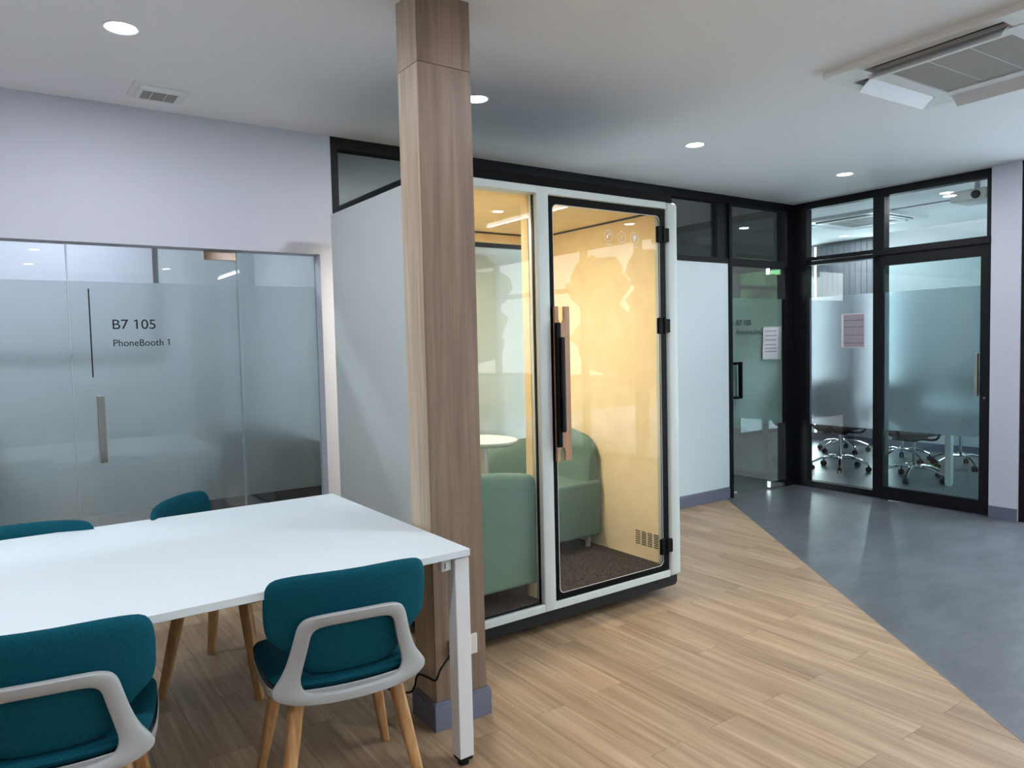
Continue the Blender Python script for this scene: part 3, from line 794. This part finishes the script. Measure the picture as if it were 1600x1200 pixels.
# handle : H-shaped wooden plate with black grip
hp = [(2.272, .862), (2.290, .862), (2.290, .905), (2.296, .925), (2.307, .932), (2.318, .925), (2.325, .905), (2.325, .862), (2.364, .862), (2.364, 1.632), (2.332, 1.632), (2.332, 1.575), (2.326, 1.556), (2.313, 1.548), (2.300, 1.553), (2.294, 1.570), (2.294, 1.632), (2.272, 1.632)]
MB().prism(hp, 'Y', YF - .018, YF - .003).build('handle_plate', MT['handlewood'], pdoor)
MB().box(2.264, 2.292, YF - .040, YF - .0182, .935, 1.552, .005).box(2.280, 2.35, YF - .003, YF + .0055, 1.10, 1.14).box(2.280, 2.35, YF - .003, YF + .0055, 1.36, 1.40).build('handle_mount', MT['blackgloss'], pdoor)
MB().box(2.282, 2.306, YF - .056, YF - .0402, 1.010, 1.480, .007, 4).build('handle_grip', MT['rubber'], pdoor, True)
# three round pictograms
for i, xc in enumerate((2.665, 2.760, 2.853)):
    zc = 2.005 - i * 0.001
    pc = MB()
    outer = [(xc + .030 * math.cos(2 * PI * k / 28), zc + .030 * math.sin(2 * PI * k / 28)) for k in range(28)]
    inner = [(xc + .0275 * math.cos(2 * PI * k / 28), zc + .0275 * math.sin(2 * PI * k / 28)) for k in range(28)]
    ring_prism(pc, outer, inner, 'Y', YF + .0125, YF + .0138)
    if i == 0:
        pc.prism([(xc - .012, zc - .014), (xc - .006, zc - .014), (xc - .002, zc + .004), (xc - .014, zc + .004)], 'Y', YF + .0125, YF + .0138)
        pc.box(xc + .002, xc + .013, YF + .0125, YF + .0138, zc + .004, zc + .015)
    elif i == 1:
        pc.box(xc - .001, xc + .001, YF + .0125, YF + .0138, zc - .014, zc + .006); pc.box(xc - .006, xc + .006, YF + .0125, YF + .0138, zc + .006, zc + .009)
    else:
        pc.prism([(xc + .012 * math.cos(2 * PI * k / 16), zc + .004 + .015 * math.sin(2 * PI * k / 16)) for k in range(16)], 'Y', YF + .0125, YF + .0138)
        pc.box(xc - .006, xc + .006, YF + .0125, YF + .0138, zc - .018, zc - .013)
    pc.box(xc - .018, xc + .018, YF + .0125, YF + .0138, zc - .046, zc - .042)
    pc.build('pictogram', MT['decal'], pdoor)
# roof, base and feet
rf = [(PX0 + .03, YF + .03), (PX1 - .03, YF + .03), (PX1 - .03, PYB - .02), (PX0 + .03, PYB - .02)]
def roofplate(mb, x0, x1, y0, y1, z0, z1, r, c):
    a = rrect(x0, x1, z0, z1, r, 5)
    return mb.prism(a, 'Y', y0, y1)
def halfround(x0, x1, zf, zr, r, n=6):
    # flat at height zf, rounded corners at height zr
    sg = 1 if zr > zf else -1
    o = [(x0, zf)]
    for i in range(n + 1):
        t = PI / 2 * i / n; o.append((x0 + r - r * math.cos(t), zr - sg * (r - r * math.sin(t))))
    for i in range(n + 1):
        t = PI / 2 * (1 - i / n); o.append((x1 - r + r * math.cos(t), zr - sg * (r - r * math.sin(t))))
    o.append((x1, zf)); return o
MB().prism(halfround(PX0 + .012, PX1 - .028, 2.2155, 2.262, .035), 'Y', YF + .012, PYB - .02).build('roof', MT['blackgloss'], pod, True)
MB().box(PX0 + .06, PX1 - .06, YF + .08, PYB - .06, 2.2052, 2.2154).build('roof_deck', MT['duct'], pod)
MB().prism(halfround(PX0 + .02, PX1 - .012, .1115, .050, .025), 'Y', YF + .022, PYB - .02).build('plinth', MT['rubber'], pod, True)
for fx, fy in ((3.055, 3.03), (1.75, 3.03), (3.055, 3.95), (1.75, 3.95), (2.40, 3.03)):
    MB().lathe([(.0, 0), (.024, 0), (.026, .006), (.012, .012), (.009, .013), (.009, .052)], (fx, fy, 0), 16).build('foot', MT['chrome'], pod, True)
# lamp
MB().lathe([(.0, 2.166), (.075, 2.166), (.085, 2.169), (.085, 2.178)], (1.98, 3.62, 0), 28).build('lamp_disc', MT['podlamp'], pod, True)
area('booth_light', (2.05, 3.55, 2.15), .3, .3, P_POD, (1.0, 0.93, 0.80), (0, 0, 0), pod)

# sofas inside the booth
def make_sofa(label):
    s = empty('sofa', (0, 0, 0), True); tag(s, label, 'sofa', 'sage sofas inside the booth')
    # local: footprint x 0..-.55 (back at x=0), y 0..-.55 (side back at y=0), z from booth carpet
    Wd, L = .55, .55
    MB().box(-Wd, -.005, -L, -.005, .078, .425, .022, 4).build('seat', MT['green'], s, True)
    # wrap-around backrest: along the back (x=0) and the far side (y=0)
    path = []; t = .10; rc = .14
    cx_, cy_ = -t / 2, -t / 2
    for k in range(10): path.append((Vector((cx_, -L + .02 + (L - rc - .02 - t / 2) * k / 9)), 0))
    for k in range(1, 9):
        a = PI / 2 * k / 9; path.append((Vector((cx_ - rc + rc * math.cos(a), cy_ - rc + rc * math.sin(a))), a))
    for k in range(10): path.append((Vector((cx_ - rc - (Wd + .012 - rc - t / 2) * k / 9, cy_)), PI / 2))
    n = len(path); rings = []
    tot = n - 1
    for i, (p, a) in enumerate(path):
        u = i / tot; e = min(u, 1 - u) * 2      # 0 at ends, 1 at the corner
        keys = ((0, .70), (.33, .745), (.5, .735), (.68, .66), (1.001, .628))
        for (ua, ta), (ub, tb_) in zip(keys, keys[1:]):
            if ua <= u <= ub:
                q_ = (u - ua) / (ub - ua); q_ = q_ * q_ * (3 - 2 * q_); top = ta + (tb_ - ta) * q_
        d = min(i, tot - i); k_ = [0.6, .88, .97, 1, 1][min(d, 4)]
        top -= [.085, .022, .005, 0, 0][min(d, 4)]
        nx, ny = math.cos(a), math.sin(a)       # outward normal
        hw = t / 2 * k_
        z0 = .383
        ring = []
        prof = [(-1, 0.0), (-1, .35), (-.97, .7), (-.85, .88), (-.6, .965), (-.25, 1), (.25, 1), (.6, .975), (.88, .90), (1, .7), (1, .35), (1, 0.0)]
        for q, h in prof:
            lean = -.035 * h * (1 if q < 0 else .0)
            ring.append((p.x + nx * (hw * q + (.02 * (1 - h) * -1 if q < 0 else 0)), p.y + ny * (hw * q + (.02 * (1 - h) * -1 if q < 0 else 0)), z0 + (top - z0) * h))
        rings.append(ring)
    MB().loft(rings).build('backrest', MT['green'], s, True)
    for x_ in (-.07, -Wd + .06):
        for y_ in (-.07, -L + .07):
            MB().lathe([(0, 0), (.015, 0), (.021, .09)], (x_, y_, 0), 14).build('leg', MT['oak2'], s, True)
    return s
MT['oak2'] = mat('pale_beech', (0.45, 0.36, 0.25), 0.5)
s2 = make_sofa('sage green tub sofa along the right side of the booth, behind the door'); s2.location = (3.090, 3.985, .166)
s1 = copy_tree(s2); s1['label'] = 'sage green tub sofa with its back to the fixed glass beside the column'
s1.location = (1.705, 2.93, .166); s1.rotation_euler = (0, 0, PI)
# small round table between the sofas
bt_ = tag(empty('side_table', (2.33, 3.58, .165)), 'small white oval pedestal table inside the booth between the sofas', 'table')
el = [(2.330 + .185 * math.cos(2 * PI * k / 48), 3.62 + .21 * math.sin(2 * PI * k / 48)) for k in range(48)]
def ell(s_, z): return [(2.330 + .185 * s_ * math.cos(2 * PI * k / 48), 3.62 + .23 * s_ * math.sin(2 * PI * k / 48), z) for k in range(48)]
MB().loft([ell(.9, .872), ell(.985, .884), ell(1, .892), ell(1, .897), ell(.99, .900)]).build('tabletop', MT['top'], bt_, True)
MB().lathe([(.025, .19), (.025, .872)], (2.33, 3.62, 0), 18).build('pedestal', MT['white'], bt_, True)
MB().lathe([(0, .166), (.17, .166), (.17, .174), (.03, .19)], (2.33, 3.62, 0), 28).build('base', MT['white'], bt_, True)

# ------------------------------------------------------------------ white work table
tb = tag(empty('work_table', (0.12, 2.81, 0)), 'long white laminate work table on square white legs', 'table')
TX0, TX1, TY0, TY1 = -1.45, 1.298, 2.118, 3.357
MB().box(TX0, TX1, TY0, TY1, .735, .760, .0015, 1).build('tabletop', MT['top'], tb)
for x_ in (TX0 + .05, 1.244):
    for y_ in (2.130, 3.290):
        lg = MB().box(x_, x_ + .056, y_, y_ + .056, .030, .728, .003).build('leg', MT['white'], tb)
        MB().box(x_ + .004, x_ + .052, y_ + .004, y_ + .052, .018, .030).lathe([(0, 0), (.020, 0), (.020, .008), (.008, .010), (.008, .02)], (x_ + .028, y_ + .028, 0), 14).build('foot', MT['rubber'], lg)
for x_ in (TX0 + .058, 1.248):
    MB().box(x_, x_ + .040, 2.187, 3.289, .685, .727, .002).build('end_rail', MT['white'], tb)
for y_ in (2.29, 3.15):
    MB().box(TX0 + .10, 1.247, y_, y_ + .03, .688, .7275, .002).build('long_rail', MT['white'], tb)
MB().box(1.200, 1.239, 2.145, 2.175, .690, .730, .003).box(1.212, 1.222, 2.135, 2.1445, .700, .72).build('bracket', MT['white'], tb)

# ------------------------------------------------------------------ teal chairs
def make_chair(label):
    c = empty('chair', (0, 0, 0), True); tag(c, label, 'chair')
    # seat pad
    so = smooth_loop([(-.235, .20), (-.19, .245), (0, .255), (.19, .245), (.235, .20), (.238, .02), (.225, -.14), (.205, -.200), (.14, -.222), (0, -.228), (-.14, -.222), (-.205, -.200), (-.225, -.14), (-.238, .02)], 2)
    def sf(x, y):
        z = .440 + .30 * x * x - .25 * max(0, y - .12) ** 2 * 3 + .55 * max(0, -y - .03) ** 2
        n = Vector((-.6 * x, .0, 1)).normalized(); return Vector((x, y, z)), n
    cushion(so, sf, .026, pw=7).build('seat', MT['teal'], c, True)
    # plastic shell under the seat
    sh = smooth_loop([(-.238, .17), (-.19, .225), (0, .235), (.19, .225), (.238, .17), (.244, .02), (.236, -.14), (.22, -.21), (.15, -.232), (0, -.238), (-.15, -.232), (-.22, -.21), (-.236, -.14), (-.244, .02)], 2)
    v = []; 
    lev = [(.80, .380), (.93, .386), (.99, .400), (1.0, .422), (.985, .424), (.97, .408), (.80, .400)]
    rings = []
    for k, z in lev:
        rings.append([(p[0] * k, (p[1]) * k, z + .30 * (p[0] * k) ** 2 * (1 if z > .385 else .6) + .6 * max(0, -p[1] - .03) ** 2) for p in sh])
    MB().loft(rings).build('seat_shell', MT['plastic'], c, True)
    # backrest
    hb_ = [(.12, .803), (.185, .798), (.222, .790), (.240, .768), (.247, .73), (.247, .67), (.243, .63), (.232, .602), (.200, .575), (.172, .545), (.152, .51), (.125, .486), (.07, .476)]
    bo = smooth_loop([(0, .803)] + hb_ + [(0, .474)] + [(-x, z) for x, z in reversed(hb_)], 1)
    def by(x, z): return -.190 - .20 * (z - .45) + 0.85 * x * x * (0.6 + 1.2 * max(0, z - .5))
    def bf(x, z):
        dx = 1.7 * x * (0.6 + 1.2 * max(0, z - .5)); n = Vector((-dx, 1, .2)).normalized()
        return Vector((x, by(x, z), z)), n
    cushion(bo, bf, .019, pw=6).build('backrest', MT['teal'], c, True)
    # ring frame behind the backrest, widening down to the seat corners
    O = [(0, .684), (.08, .683), (.135, .678), (.160, .658), (.172, .61), (.184, .56), (.202, .51), (.226, .476), (.238, .456), (.226, .434), (.17, .414), (.09, .406), (0, .404)]
    I = [(0, .648), (.07, .647), (.108, .642), (.124, .626), (.131, .59), (.139, .555), (.147, .52), (.154, .490), (.152, .468), (.142, .452), (.11, .441), (.06, .437), (0, .436)]
    O = O + [(-x, z) for x, z in O[-2:0:-1]]; I = I + [(-x, z) for x, z in I[-2:0:-1]]
    def sm(L_, it=1): return smooth_loop(L_, it)
    O2, I2 = sm(O, 2), sm(I, 2)
    rings = []
    for (ox, oz), (ix, iz) in zip(O2, I2):
        def yy(x, z):
            t_ = max(0, min(1, (z - .40) / .20)); t_ = t_ * t_ * (3 - 2 * t_)
            return (by(x, z) - .036) * t_ + (-.243 + .5 * x * x) * (1 - t_)
        co = Vector((ox, yy(ox, oz), oz)); ci = Vector((ix, yy(ix, iz), iz)); mid = (co + ci) / 2; hwv = (co - ci) / 2
        tk = .012
        ring = []
        for k in range(12):
            a = 2 * PI * k / 12; ca, sa = math.cos(a), math.sin(a)
            q = mid + hwv * (abs(ca) ** .45 * (1 if ca > 0 else -1)) + Vector((0, 1, 0)) * tk * (abs(sa) ** .7 * (1 if sa > 0 else -1))
            ring.append(q)
        rings.append(ring)
    MB().loft(rings, closed=True).build('back_frame', MT['plastic'], c, True)
    # struts joining backrest and frame are the frame itself; legs
    for sx_ in (-1, 1):
        for sy_ in (-1, 1):
            t0 = Vector((sx_ * .150, sy_ * .135 - .01, .408)); t1 = Vector((sx_ * .222, sy_ * .212 - .005, 0))
            rings = []
            for u, a_, b_ in ((0, .021, .024), (.3, .0205, .0235), (.7, .0165, .020), (.985, .0135, .0165), (1, .0115, .0145)):
                p = t0.lerp(t1, u); rings.append([(p.x + q[0], p.y + q[1], p.z) for q in rrect(-a_, a_, -b_, b_, min(a_, b_) * .55, 3)])
            MB().loft(rings).build('leg', MT['oak'], c, True)
    return c
ch = make_chair('teal chair nearest the wooden column, its back towards the viewer')
ch['group'] = 'teal chairs around the white table'
ch.location = (.872, 2.290, 0); ch.rotation_euler = (0, 0, math.radians(-8))
for loc, rz, lb in (((.100, 2.305, 0), -10, 'teal chair cropped by the left edge, its back towards the viewer'),
                    ((.82, 3.38, 0), -129, 'teal chair on the far side of the table in front of the lettered glass door'),
                    ((.03, 3.15, 0), 180 - 8, 'teal chair on the far side of the table, top only at the left edge')):
    c2 = copy_tree(ch); c2.location = loc; c2.rotation_euler = (0, 0, math.radians(rz)); c2['label'] = lb

# ------------------------------------------------------------------ ceiling fittings
def downlight(x, y, label, group='recessed ceiling downlights', watts=P_DOWN, src=[None], light=True):
    if src[0] is None:
        r = empty('ceiling_light', (0, 0, 0), True)
        MB().lathe([(.056, -.001), (.062, -.0045), (.067, -.003), (.068, 0.0), (.056, 0.0)], (0, 0, 0), 32).build('trim_ring', MT['acwhite'], r, True)
        MB().lathe([(0, -.002), (.055, -.002), (.056, 0)], (0, 0, 0), 32).build('diffuser', MT['lamp'], r, True)
        src[0] = r
    else:
        r = copy_tree(src[0])
    r.location = (x, y, H - .0005); tag(r, label, 'ceiling light', group)
    W[r.name] = Vector((0, 0, 0))
    if light: 
        s_ = disk('downlight_lamp', (x, y, H - .008), watts)
    return r
downlight(.482, 3.31, 'recessed round ceiling downlight, leftmost, near the small air vent')
downlight(2.136, 3.30, 'recessed ceiling downlight just right of the wooden column')
downlight(3.856, 3.324, 'recessed ceiling downlight above and right of the white booth')
downlight(5.597, 3.309, 'recessed ceiling downlight before the corner of the black framed glass')
for x, w_ in ((.48, 'over the work table'), (2.136, 'over the floor before the white booth'), (5.6, 'beside the open cassette air conditioner')): downlight(x, 1.58, 'recessed ceiling downlight ' + w_)
for yy, rw in ((-.12, 'first row'), (-1.8, 'second row'), (-3.5, 'third row')):
    for x, w_ in ((-1.2, 'leftmost'), (.48, 'second from the left'), (2.25, 'middle'), (4.05, 'second from the right'), (5.75, 'rightmost')):
        downlight(x, yy, 'recessed downlight behind the viewer, %s, %s' % (rw, w_), watts=P_BACK)
downlight(-1.2, 3.31, 'recessed ceiling downlight left of the view near the frosted glass')
downlight(-1.2, 1.58, 'recessed ceiling downlight left of the viewer beside the table end')
# phone booth room and meeting room lights
downlight(.45, 5.3, 'right downlight inside the small frosted phone booth room', 'lights in the phone booth room', 11)
downlight(-.7, 5.3, 'left downlight inside the small frosted phone booth room', 'lights in the phone booth room', 11)
for (x, y, lb) in ((7.18, 3.26, 'downlight inside the meeting room nearest the sliding door top'), (9.0, 5.33, 'downlight inside the meeting room left of the glazing post'),
                   (8.75, 4.72, 'downlight inside the meeting room over the slat panel'), (7.2, 5.1, 'downlight inside the meeting room behind the corner post'), (7.3, 6.8, 'downlight deep inside the meeting room')):
    downlight(x, y, lb, 'lights in the meeting room', P_MEET)
downlight(4.5, 6.0, 'added downlight brightening the unseen dim room behind the dark transom', 'added lights in the dim room', 1.1)  # invented lamp, lifts the brightness behind the frosted glass door
# tube luminaires
tsrc = None
for i, (x, y, lb) in enumerate(((4.02, .35, 'linear tube light behind the viewer on the right'), (3.0, -2.9, 'linear tube light far behind the viewer'), (-.6, -.6, 'linear tube light behind the viewer on the left'), (-2.3, 1.6, 'linear tube light over the left side of the room'))):
    if tsrc is None:
        t_ = empty('tube_light', (0, 0, 0), True); tsrc = t_
        MB().box(-.03, .03, -.62, .62, .03, .06, .004).build('housing', MT['white'], t_)
        MB().tube([(0, -.60, .014), (0, .60, .014)], .014, 14).build('tube', MT['tube'], t_, True)
        for yq in (-.5, .5): MB().box(-.002, .002, yq - .002, yq + .002, .06, .135).build('hanger', MT['steel'], t_)
    else: t_ = copy_tree(tsrc)
    t_.location = (x, y, 2.60); tag(t_, lb, 'ceiling light', 'linear tube lights')
    a_ = area('tube_lamp', (x, y, 2.595), .05, 1.2, P_TUBE, (.93, .97, 1.0))

def cassette(label, loc, rz, open_=True):
    r = empty('air_conditioner', (0, 0, 0), True); tag(r, label, 'air conditioner', 'ceiling cassette units')
    S = .48; hgt = .034
    # rim with four openings : build as outer ring + inner ring + corner bridges
    m = MB(); ring_prism(m, rrect(-S, S, -S, S, .012, 3), rrect(-S + .055, S - .055, -S + .055, S - .055, .01, 3), 'Z', -hgt, 0)
    m.build('outer_rim', MT['acwhite'], r, True)
    m = MB(); ring_prism(m, rrect(-.335, .335, -.335, .335, .01, 3), rrect(-.264, .264, -.264, .264, .006, 3), 'Z', -hgt - .004, -.001); m.build('inner_rim', MT['acwhite'], r, True)
    for a in (-1, 1):
        for b in (-1, 1):
            MB().box(min(a * .30, a * .43), max(a * .30, a * .43), min(b * .30, b * .43), max(b * .30, b * .43), -hgt + .001, -.002).build('corner_plate', MT['acwhite'], r)
    MB().box(-.43, .43, -.43, .43, -.006, -.001).build('duct_throat', MT['duct'], r)
    # grille
    gp = MB().box(-.2635, .2635, -.2635, .2635, -.020, -.006).build('return_grille', MT['duct'], r)
    gs = MB()
    for i in range(44):
        y = -.278 + i * .01272; gs.box(y * .93, (y + .0085) * .93, -.262, .262, -hgt + .003, -hgt + .010)
    o_ = gs.build('grille_slats', MT['grille'], gp); o_['kind'] = 'stuff'
    gb = MB()
    for x in (-.09, .09): gb.box(-.262, .262, x - .0015, x + .0015, -hgt + .002, -hgt + .011)
    gb.build('grille_bar', MT['acwhite'], gp)
    # louvers
    for k in range(4):
        a = PI / 2 * k; ca, sa = math.cos(a), math.sin(a)
        def T(p): return (p[0] * ca - p[1] * sa, p[0] * sa + p[1] * ca, p[2])
        tilt = math.radians(38 if open_ else 8)
        sec = []
        for q in ((0, 0), (.03, .004), (.06, .003), (.078, -.002), (.078, -.006), (.06, -.003), (.03, -.002), (0, -.005)):
            yy = -.335 - .008 - q[0] * math.cos(tilt); zz = -hgt + .006 - q[0] * math.sin(tilt) + q[1]
            sec.append((yy, zz))
        m = MB(); vA = [T((-.285, s_[0], s_[1])) for s_ in sec]; vB = [T((.285, s_[0], s_[1])) for s_ in sec]
        m.loft([vA, vB]); m.build('louver', MT['louver'], r, True)
    r.location = loc; r.rotation_euler = (0, 0, math.radians(rz))
    return r
ac1 = cassette('large open ceiling cassette air conditioner at the top right corner', (3.835, 1.615, H), -2.5)
ac2 = cassette('ceiling cassette air conditioner inside the glazed meeting room', (7.87, 4.46, H), 0, False)
sd = tag(empty('slot_diffuser', (7.2, 3.4, H)), 'thin dark linear slot in the meeting room ceiling above the sliding door', 'air vent')
MB().box(7.58, 7.62, 3.05, 4.0, H - .006, H - .0005).build('slot_frame', MT['inkgrey'], sd)
# small ventilation diffuser
vt = tag(empty('air_vent', (.735, 4.015, H)), 'small square ceiling exhaust vent above the lettered glass wall', 'air vent')
m = MB(); ring_prism(m, rrect(.612, .862, 3.895, 4.135, .012, 3), rrect(.642, .832, 3.925, 4.105, .01, 3), 'Z', H - .012, H); m.build('outer_plate', MT['acwhite'], vt, True)
m = MB(); ring_prism(m, rrect(.640, .834, 3.923, 4.107, .012, 3), rrect(.658, .816, 3.955, 4.085, .006, 3), 'Z', H - .026, H - .011); m.build('raised_frame', MT['acwhite'], vt, True)
gv = MB().box(.655, .819, 3.95, 4.09, H - .014, H - .010).build('grille_back', MT['duct'], vt)
m = MB()
for i in range(13): m.box(.658, .816, 3.958 + i * .0098, 3.9625 + i * .0098, H - .025, H - .018)
o_ = m.build('grille_slats', MT['grille'], gv); o_['kind'] = 'stuff'
m = MB()
for x in (.700, .764): m.box(x, x + .003, 3.955, 4.085, H - .0265, H - .018)
m.build('grille_bar', MT['acwhite'], gv)
# ceiling shadow slot, sensor and projector in the meeting room
pj = tag(empty('projector', (6.83, 2.86, 2.55)), 'small white projector hanging from the meeting room ceiling near the door', 'projector')
MB().box(6.66, 6.98, 2.72, 3.0, 2.55, 2.64, .012, 3).build('body', MT['acwhite'], pj, True)
MB().lathe([(0, -.02), (.03, -.02), (.035, 0)], (6.66, 2.80, 2.59), 20, 'X').build('lens', MT['blackgloss'], pj, True)
MB().lathe([(.02, 2.64), (.02, 2.72), (.06, 2.725), (.06, H - .001)], (6.83, 2.86, 0), 20).build('mount', MT['white'], pj, True)

# ------------------------------------------------------------------ meeting room furniture
def make_office_chair(label):
    c = empty('office_chair', (0, 0, 0), True); tag(c, label, 'office chair', 'wheeled chairs in the meeting room')
    for k in range(5):
        a = 2 * PI * k / 5; d = Vector((math.cos(a), math.sin(a), 0)); n_ = Vector((-d.y, d.x, 0))
        pts = [d * .02 + Vector((0, 0, .135)), d * .10 + Vector((0, 0, .143)), d * .20 + Vector((0, 0, .125)), d * .29 + Vector((0, 0, .085))]
        MB().tube(pts, [.024, .021, .018, .014], 10, flat=.7).build('base_arm', MT['chrome'], c, True)
        p = d * .295
        cs = MB()
        for s_ in (-1, 1):
            cc_ = p + n_ * .014 * s_
            ringa = [[(cc_ + n_ * w_ + d * .028 * k2 * math.cos(2 * PI * j / 14) + Vector((0, 0, .028 + .028 * k2 * math.sin(2 * PI * j / 14)))) for j in range(14)] for w_, k2 in ((-.009, .9), (-.006, 1), (.006, 1), (.009, .9))]
            cs.loft(ringa)
        cs.tube([p + Vector((0, 0, .04)), p + Vector((0, 0, .075))], .008, 8)
        cs.build('caster', MT['rubber'], c, True)
    MB().lathe([(.030, .12), (.030, .155), (.016, .165), (.016, .40)], (0, 0, 0), 16).build('gas_lift', MT['chrome'], c, True)
    MB().box(-.09, .09, -.12, .10, .40, .435, .01).box(-.12, .12, -.18, -.13, .405, .425, .004).build('mechanism', MT['rubber'], c)
    so = smooth_loop([(-.24, .20), (-.18, .245), (.18, .245), (.24, .20), (.235, -.15), (.19, -.22), (-.19, -.22), (-.235, -.15)], 2)
    cushion(so, lambda x, y: (Vector((x, y, .475 + .1 * x * x - .3 * max(0, y - .1) ** 2)), Vector((0, 0, 1))), .032, 6).build('seat', MT['mesh'], c, True)
    bo = smooth_loop([(-.20, .98), (0, 1.0), (.20, .98), (.235, .80), (.22, .62), (.16, .56), (-.16, .56), (-.22, .62), (-.235, .80)], 2)
    cushion(bo, lambda x, z: (Vector((x, -.25 + .6 * x * x - .12 * (z - .6), z)), Vector((0, 1, .1)).normalized()), .014, 6).build('backrest', MT['mesh'], c, True)
    MB().tube([(0, -.14, .42), (0, -.25, .43), (0, -.285, .52), (0, -.29, .72)], .016, 8).build('back_stem', MT['rubber'], c, True)
    for s_ in (-1, 1):
        MB().tube(bez([(s_ * .10, -.03, .42), (s_ * .24, -.03, .43), (s_ * .29, -.05, .52), (s_ * .29, -.08, .66), (s_ * .28, .10, .68)], 4), .012, 8).build('armrest', MT['rubber'], c, True)
    return c
oc = make_office_chair('black office chair in the meeting room, first from the corner post, on chrome star base')
oc.location = (7.52, 4.50, 0); oc.rotation_euler = (0, 0, math.radians(-78))
for x, y, rz, lb in ((7.50, 3.70, -95, 'black office chair with chrome star base, nearest behind the sliding glass door'),
                     (8.55, 4.35, 100, 'black office chair seen through the left part of the sliding door, further back'),
                     (8.55, 3.72, 85, 'black office chair behind the white table leg in the meeting room'),
                     (7.50, 5.25, -100, 'black office chair just visible at the black corner post'),
                     (8.75, 5.20, 95, 'black office chair far back below the slat panel')):
    c2 = copy_tree(oc); c2.location = (x, y, 0); c2.rotation_euler = (0, 0, math.radians(rz)); c2['label'] = lb
mt_ = tag(empty('meeting_table', (8.0, 4.5, 0)), 'white meeting table with square legs inside the glazed room', 'table')
MB().box(7.36, 8.60, 3.28, 5.9, .715, .74, .002).build('tabletop', MT['top'], mt_)
for x_ in (7.385, 8.52):
    for y_ in (3.30, 5.80): MB().box(x_, x_ + .055, y_, y_ + .055, .018, .714, .003).box(x_ + .006, x_ + .049, y_ + .006, y_ + .049, 0, .018).build('leg', MT['white'], mt_)

# ------------------------------------------------------------------ outdoors
# beyond the front windows
tag(MB().box(-20, 25, -30, -8.0, -.4, -.2).build('lawn', MT['ground']), kind='structure')
tag(MB().box(-10, 25, -7.99, -4.73, -.4, -.2).box(6.54, 25, -4.73, 2.24, -.4, -.2).build('bounce_terrace', MT['paving']), kind='structure')  # unseen paving added to bounce skylight up to the ceiling
def bush(x, y, r, h, label):
    t = tag(empty('tree', (x, y, -.2)), label, 'tree', 'trees outside the windows behind the viewer')
    cr = MB(); rg = random.Random(int(x * 10 + 500))
    for q in range(26):
        bm = bmesh.new(); bmesh.ops.create_icosphere(bm, subdivisions=2, radius=1)
        a_ = rg.uniform(0, 2 * PI); rr = r * rg.uniform(.15, .85); zz = h * rg.uniform(.30, .95); sz = r * rg.uniform(.22, .42)
        for v in bm.verts:
            k = 1 + rg.uniform(-.28, .28)
            v.co = Vector((x + rr * math.cos(a_) + v.co.x * sz * k, y + rr * math.sin(a_) + v.co.y * sz * k, zz + v.co.z * sz * .8 * k))
        cr.bm(bm)
    cr.build('crown', MT['leaf'], t)
    MB().lathe([(.12, -.2), (.09, h * .5)], (x, y, 0), 10).build('trunk', MT['bark'], t)
for i, x in enumerate((-8, -2, 4, 10)):
    bush(x, -12, 2.0, 3.6 + (i % 3) * .5, ('leafy tree outside the rear windows, farthest left', 'leafy tree outside the rear windows, second from the left', 'leafy tree outside the rear windows, third from the left', 'leafy tree outside the rear windows, farthest right')[i])
bush(9.0, -3.2, 1.3, 3.0, 'leafy green tree right of the building outside the meeting room window')
bush(13.0, -1.5, 1.7, 3.6, 'taller leafy green tree furthest right outside the meeting room window')
